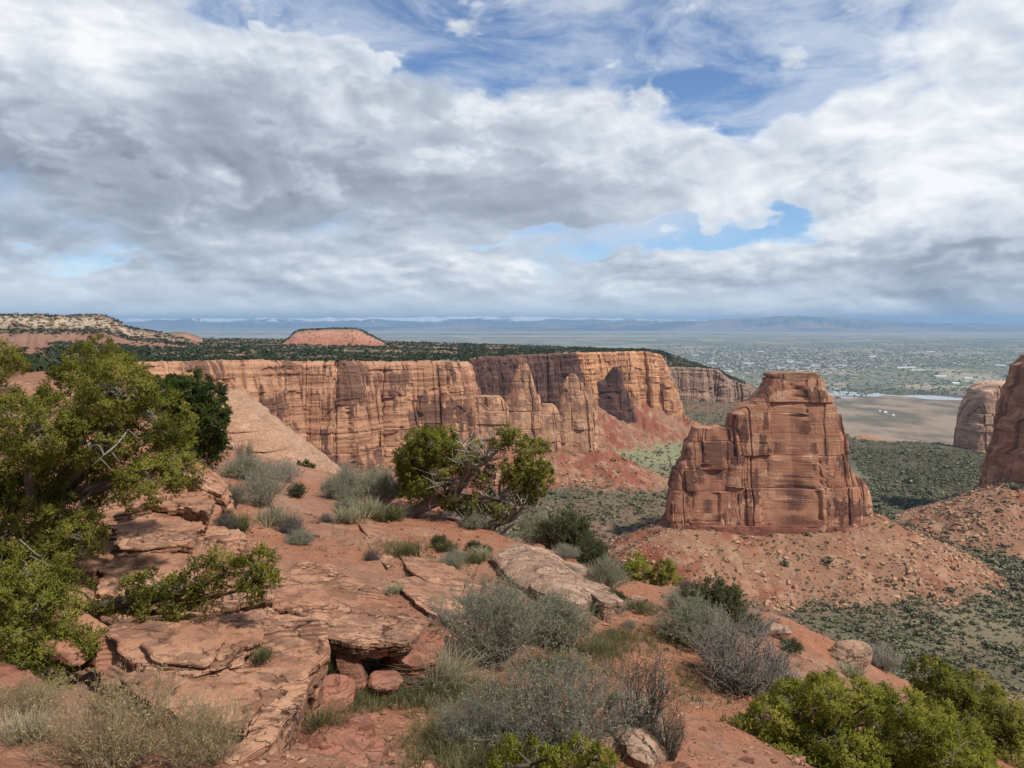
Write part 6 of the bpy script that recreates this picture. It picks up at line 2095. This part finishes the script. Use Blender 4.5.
# trees of the mesa across the canyon
nu, nv_ = MESA_VT.shape[:2]
N = 30000
wp = np.abs(np.gradient(rimpx)) + .01; iu = rg.choice(nu, N, p=wp / wp.sum()); tv = rg.uniform(.5, nv_ - 2.01, N)
k0 = tv.astype(int); fr = (tv - k0)[:, None]
pos = MESA_VT[iu, k0] * (1 - fr) + MESA_VT[iu, k0 + 1] * fr
pos = pos + np.column_stack([rg.normal(size=N) * 1.5, rg.normal(size=N) * 6, np.zeros(N)])
u, v_, dep = PX(pos)
dn = fbm(np.stack([pos[:, 0] / 70, pos[:, 1] / 110, 0 * u], 1), 3)
keep = (u > -30) & (u < 745) & (rg.random(N) < np.clip(.68 + dn * 1.5, .08, 1))
pos = pos[keep]
size = rg.lognormal(.55, .32, len(pos))
scatter('mesa_tree', 'low dark pinyon among many like it on the mesa top across the canyon', 'tree', 'pinyons on the mesa across the canyon', pos, size, 300, clump_set(40, range(20, 26), M['mesaleaf'], 'mesa_tree'), 'mesa_woodland', clump_stuff(16, range(20, 24)), M['mesaleaf'], .95)

# nearer plateau on the left, behind the junipers
N = 3000
a_ = rg.uniform(-.66, -.42, N); r_ = np.exp(rg.uniform(math.log(150), math.log(1300), N))
x, y = r_ * np.sin(a_), r_ * np.cos(a_)
z, ins, tm, er, de = ground_z(x, y, want=True)
keep = ~ins & (rg.random(N) < np.clip(.5 + 1.5 * fbm(np.stack([x / 40, y / 40, 0 * x], 1), 3), .05, 1)) & (np.degrees(a_) < -24)
pos = np.stack([x, y, z], 1)[keep]
size = rg.lognormal(.35, .35, len(pos)) * np.clip(r_[keep] / 260, .55, 1.1)
scatter('plateau_tree', 'dark juniper dotted with others on the plateau at the far left', 'tree', 'junipers on the left plateau', pos, size, 120, clump_set(60, range(30, 34), M['mesaleaf'], 'plateau_tree', .34), 'plateau_scrub', clump_stuff(18, range(30, 33)), M['mesaleaf'], .95)

# scrub and pale ledges on the hills of the mesa
hv = HILL_V
pos, sz = [], []
for _ in range(5200):
    i, k_ = rg.integers(0, hv.shape[0]), rg.integers(1, 46)
    p_ = hv[i, k_] + np.array([rg.normal() * 3, rg.normal() * 3, 0])
    hh = (hv[i, k_, 2] - hv[i, 0, 2]) / max(1e-3, hv[i, :, 2].max() - hv[i, 0, 2])
    if .02 < hh < .40 and rg.random() < .94:
        continue
    if rg.random() < (1.0 if hh > .93 or hh < .55 else .5):
        pos.append(p_); sz.append(rg.lognormal(.75, .3))
bv = BUTTE_V
for _ in range(700):
    i, k_ = rg.integers(0, bv.shape[0]), rg.integers(17, 40)
    pos.append(bv[i, k_]); sz.append(rg.lognormal(.55, .3))
for _ in range(160):
    i, k_ = rg.integers(0, bv.shape[0]), rg.integers(1, 17)
    pos.append(bv[i, k_]); sz.append(rg.lognormal(.1, .3))
scatter('hill_tree', '', 'tree', '', np.array(pos), np.array(sz), 0, [None], 'hill_scrub', clump_stuff(14, range(40, 44)), M['mesaleaf'], .9)
RS2 = []
for k in range(3):
    vb, fb = boulder_vf(620 + k, 1, .15, (1.6, 1.2, .7), 9, 14)
    RS2.append((vb, fb, None))
pos, sz = [], []
for _ in range(1500):
    i, k_ = rg.integers(0, hv.shape[0]), rg.integers(20, 30)
    pos.append(hv[i, k_] + rg.normal(size=3) * np.array([4, 2, 1])); sz.append(rg.lognormal(.9, .4))
scatter('x', '', '', '', np.array(pos), np.array(sz), 0, [None], 'hill_rubble', RS2, M['slab_pale'], .8)
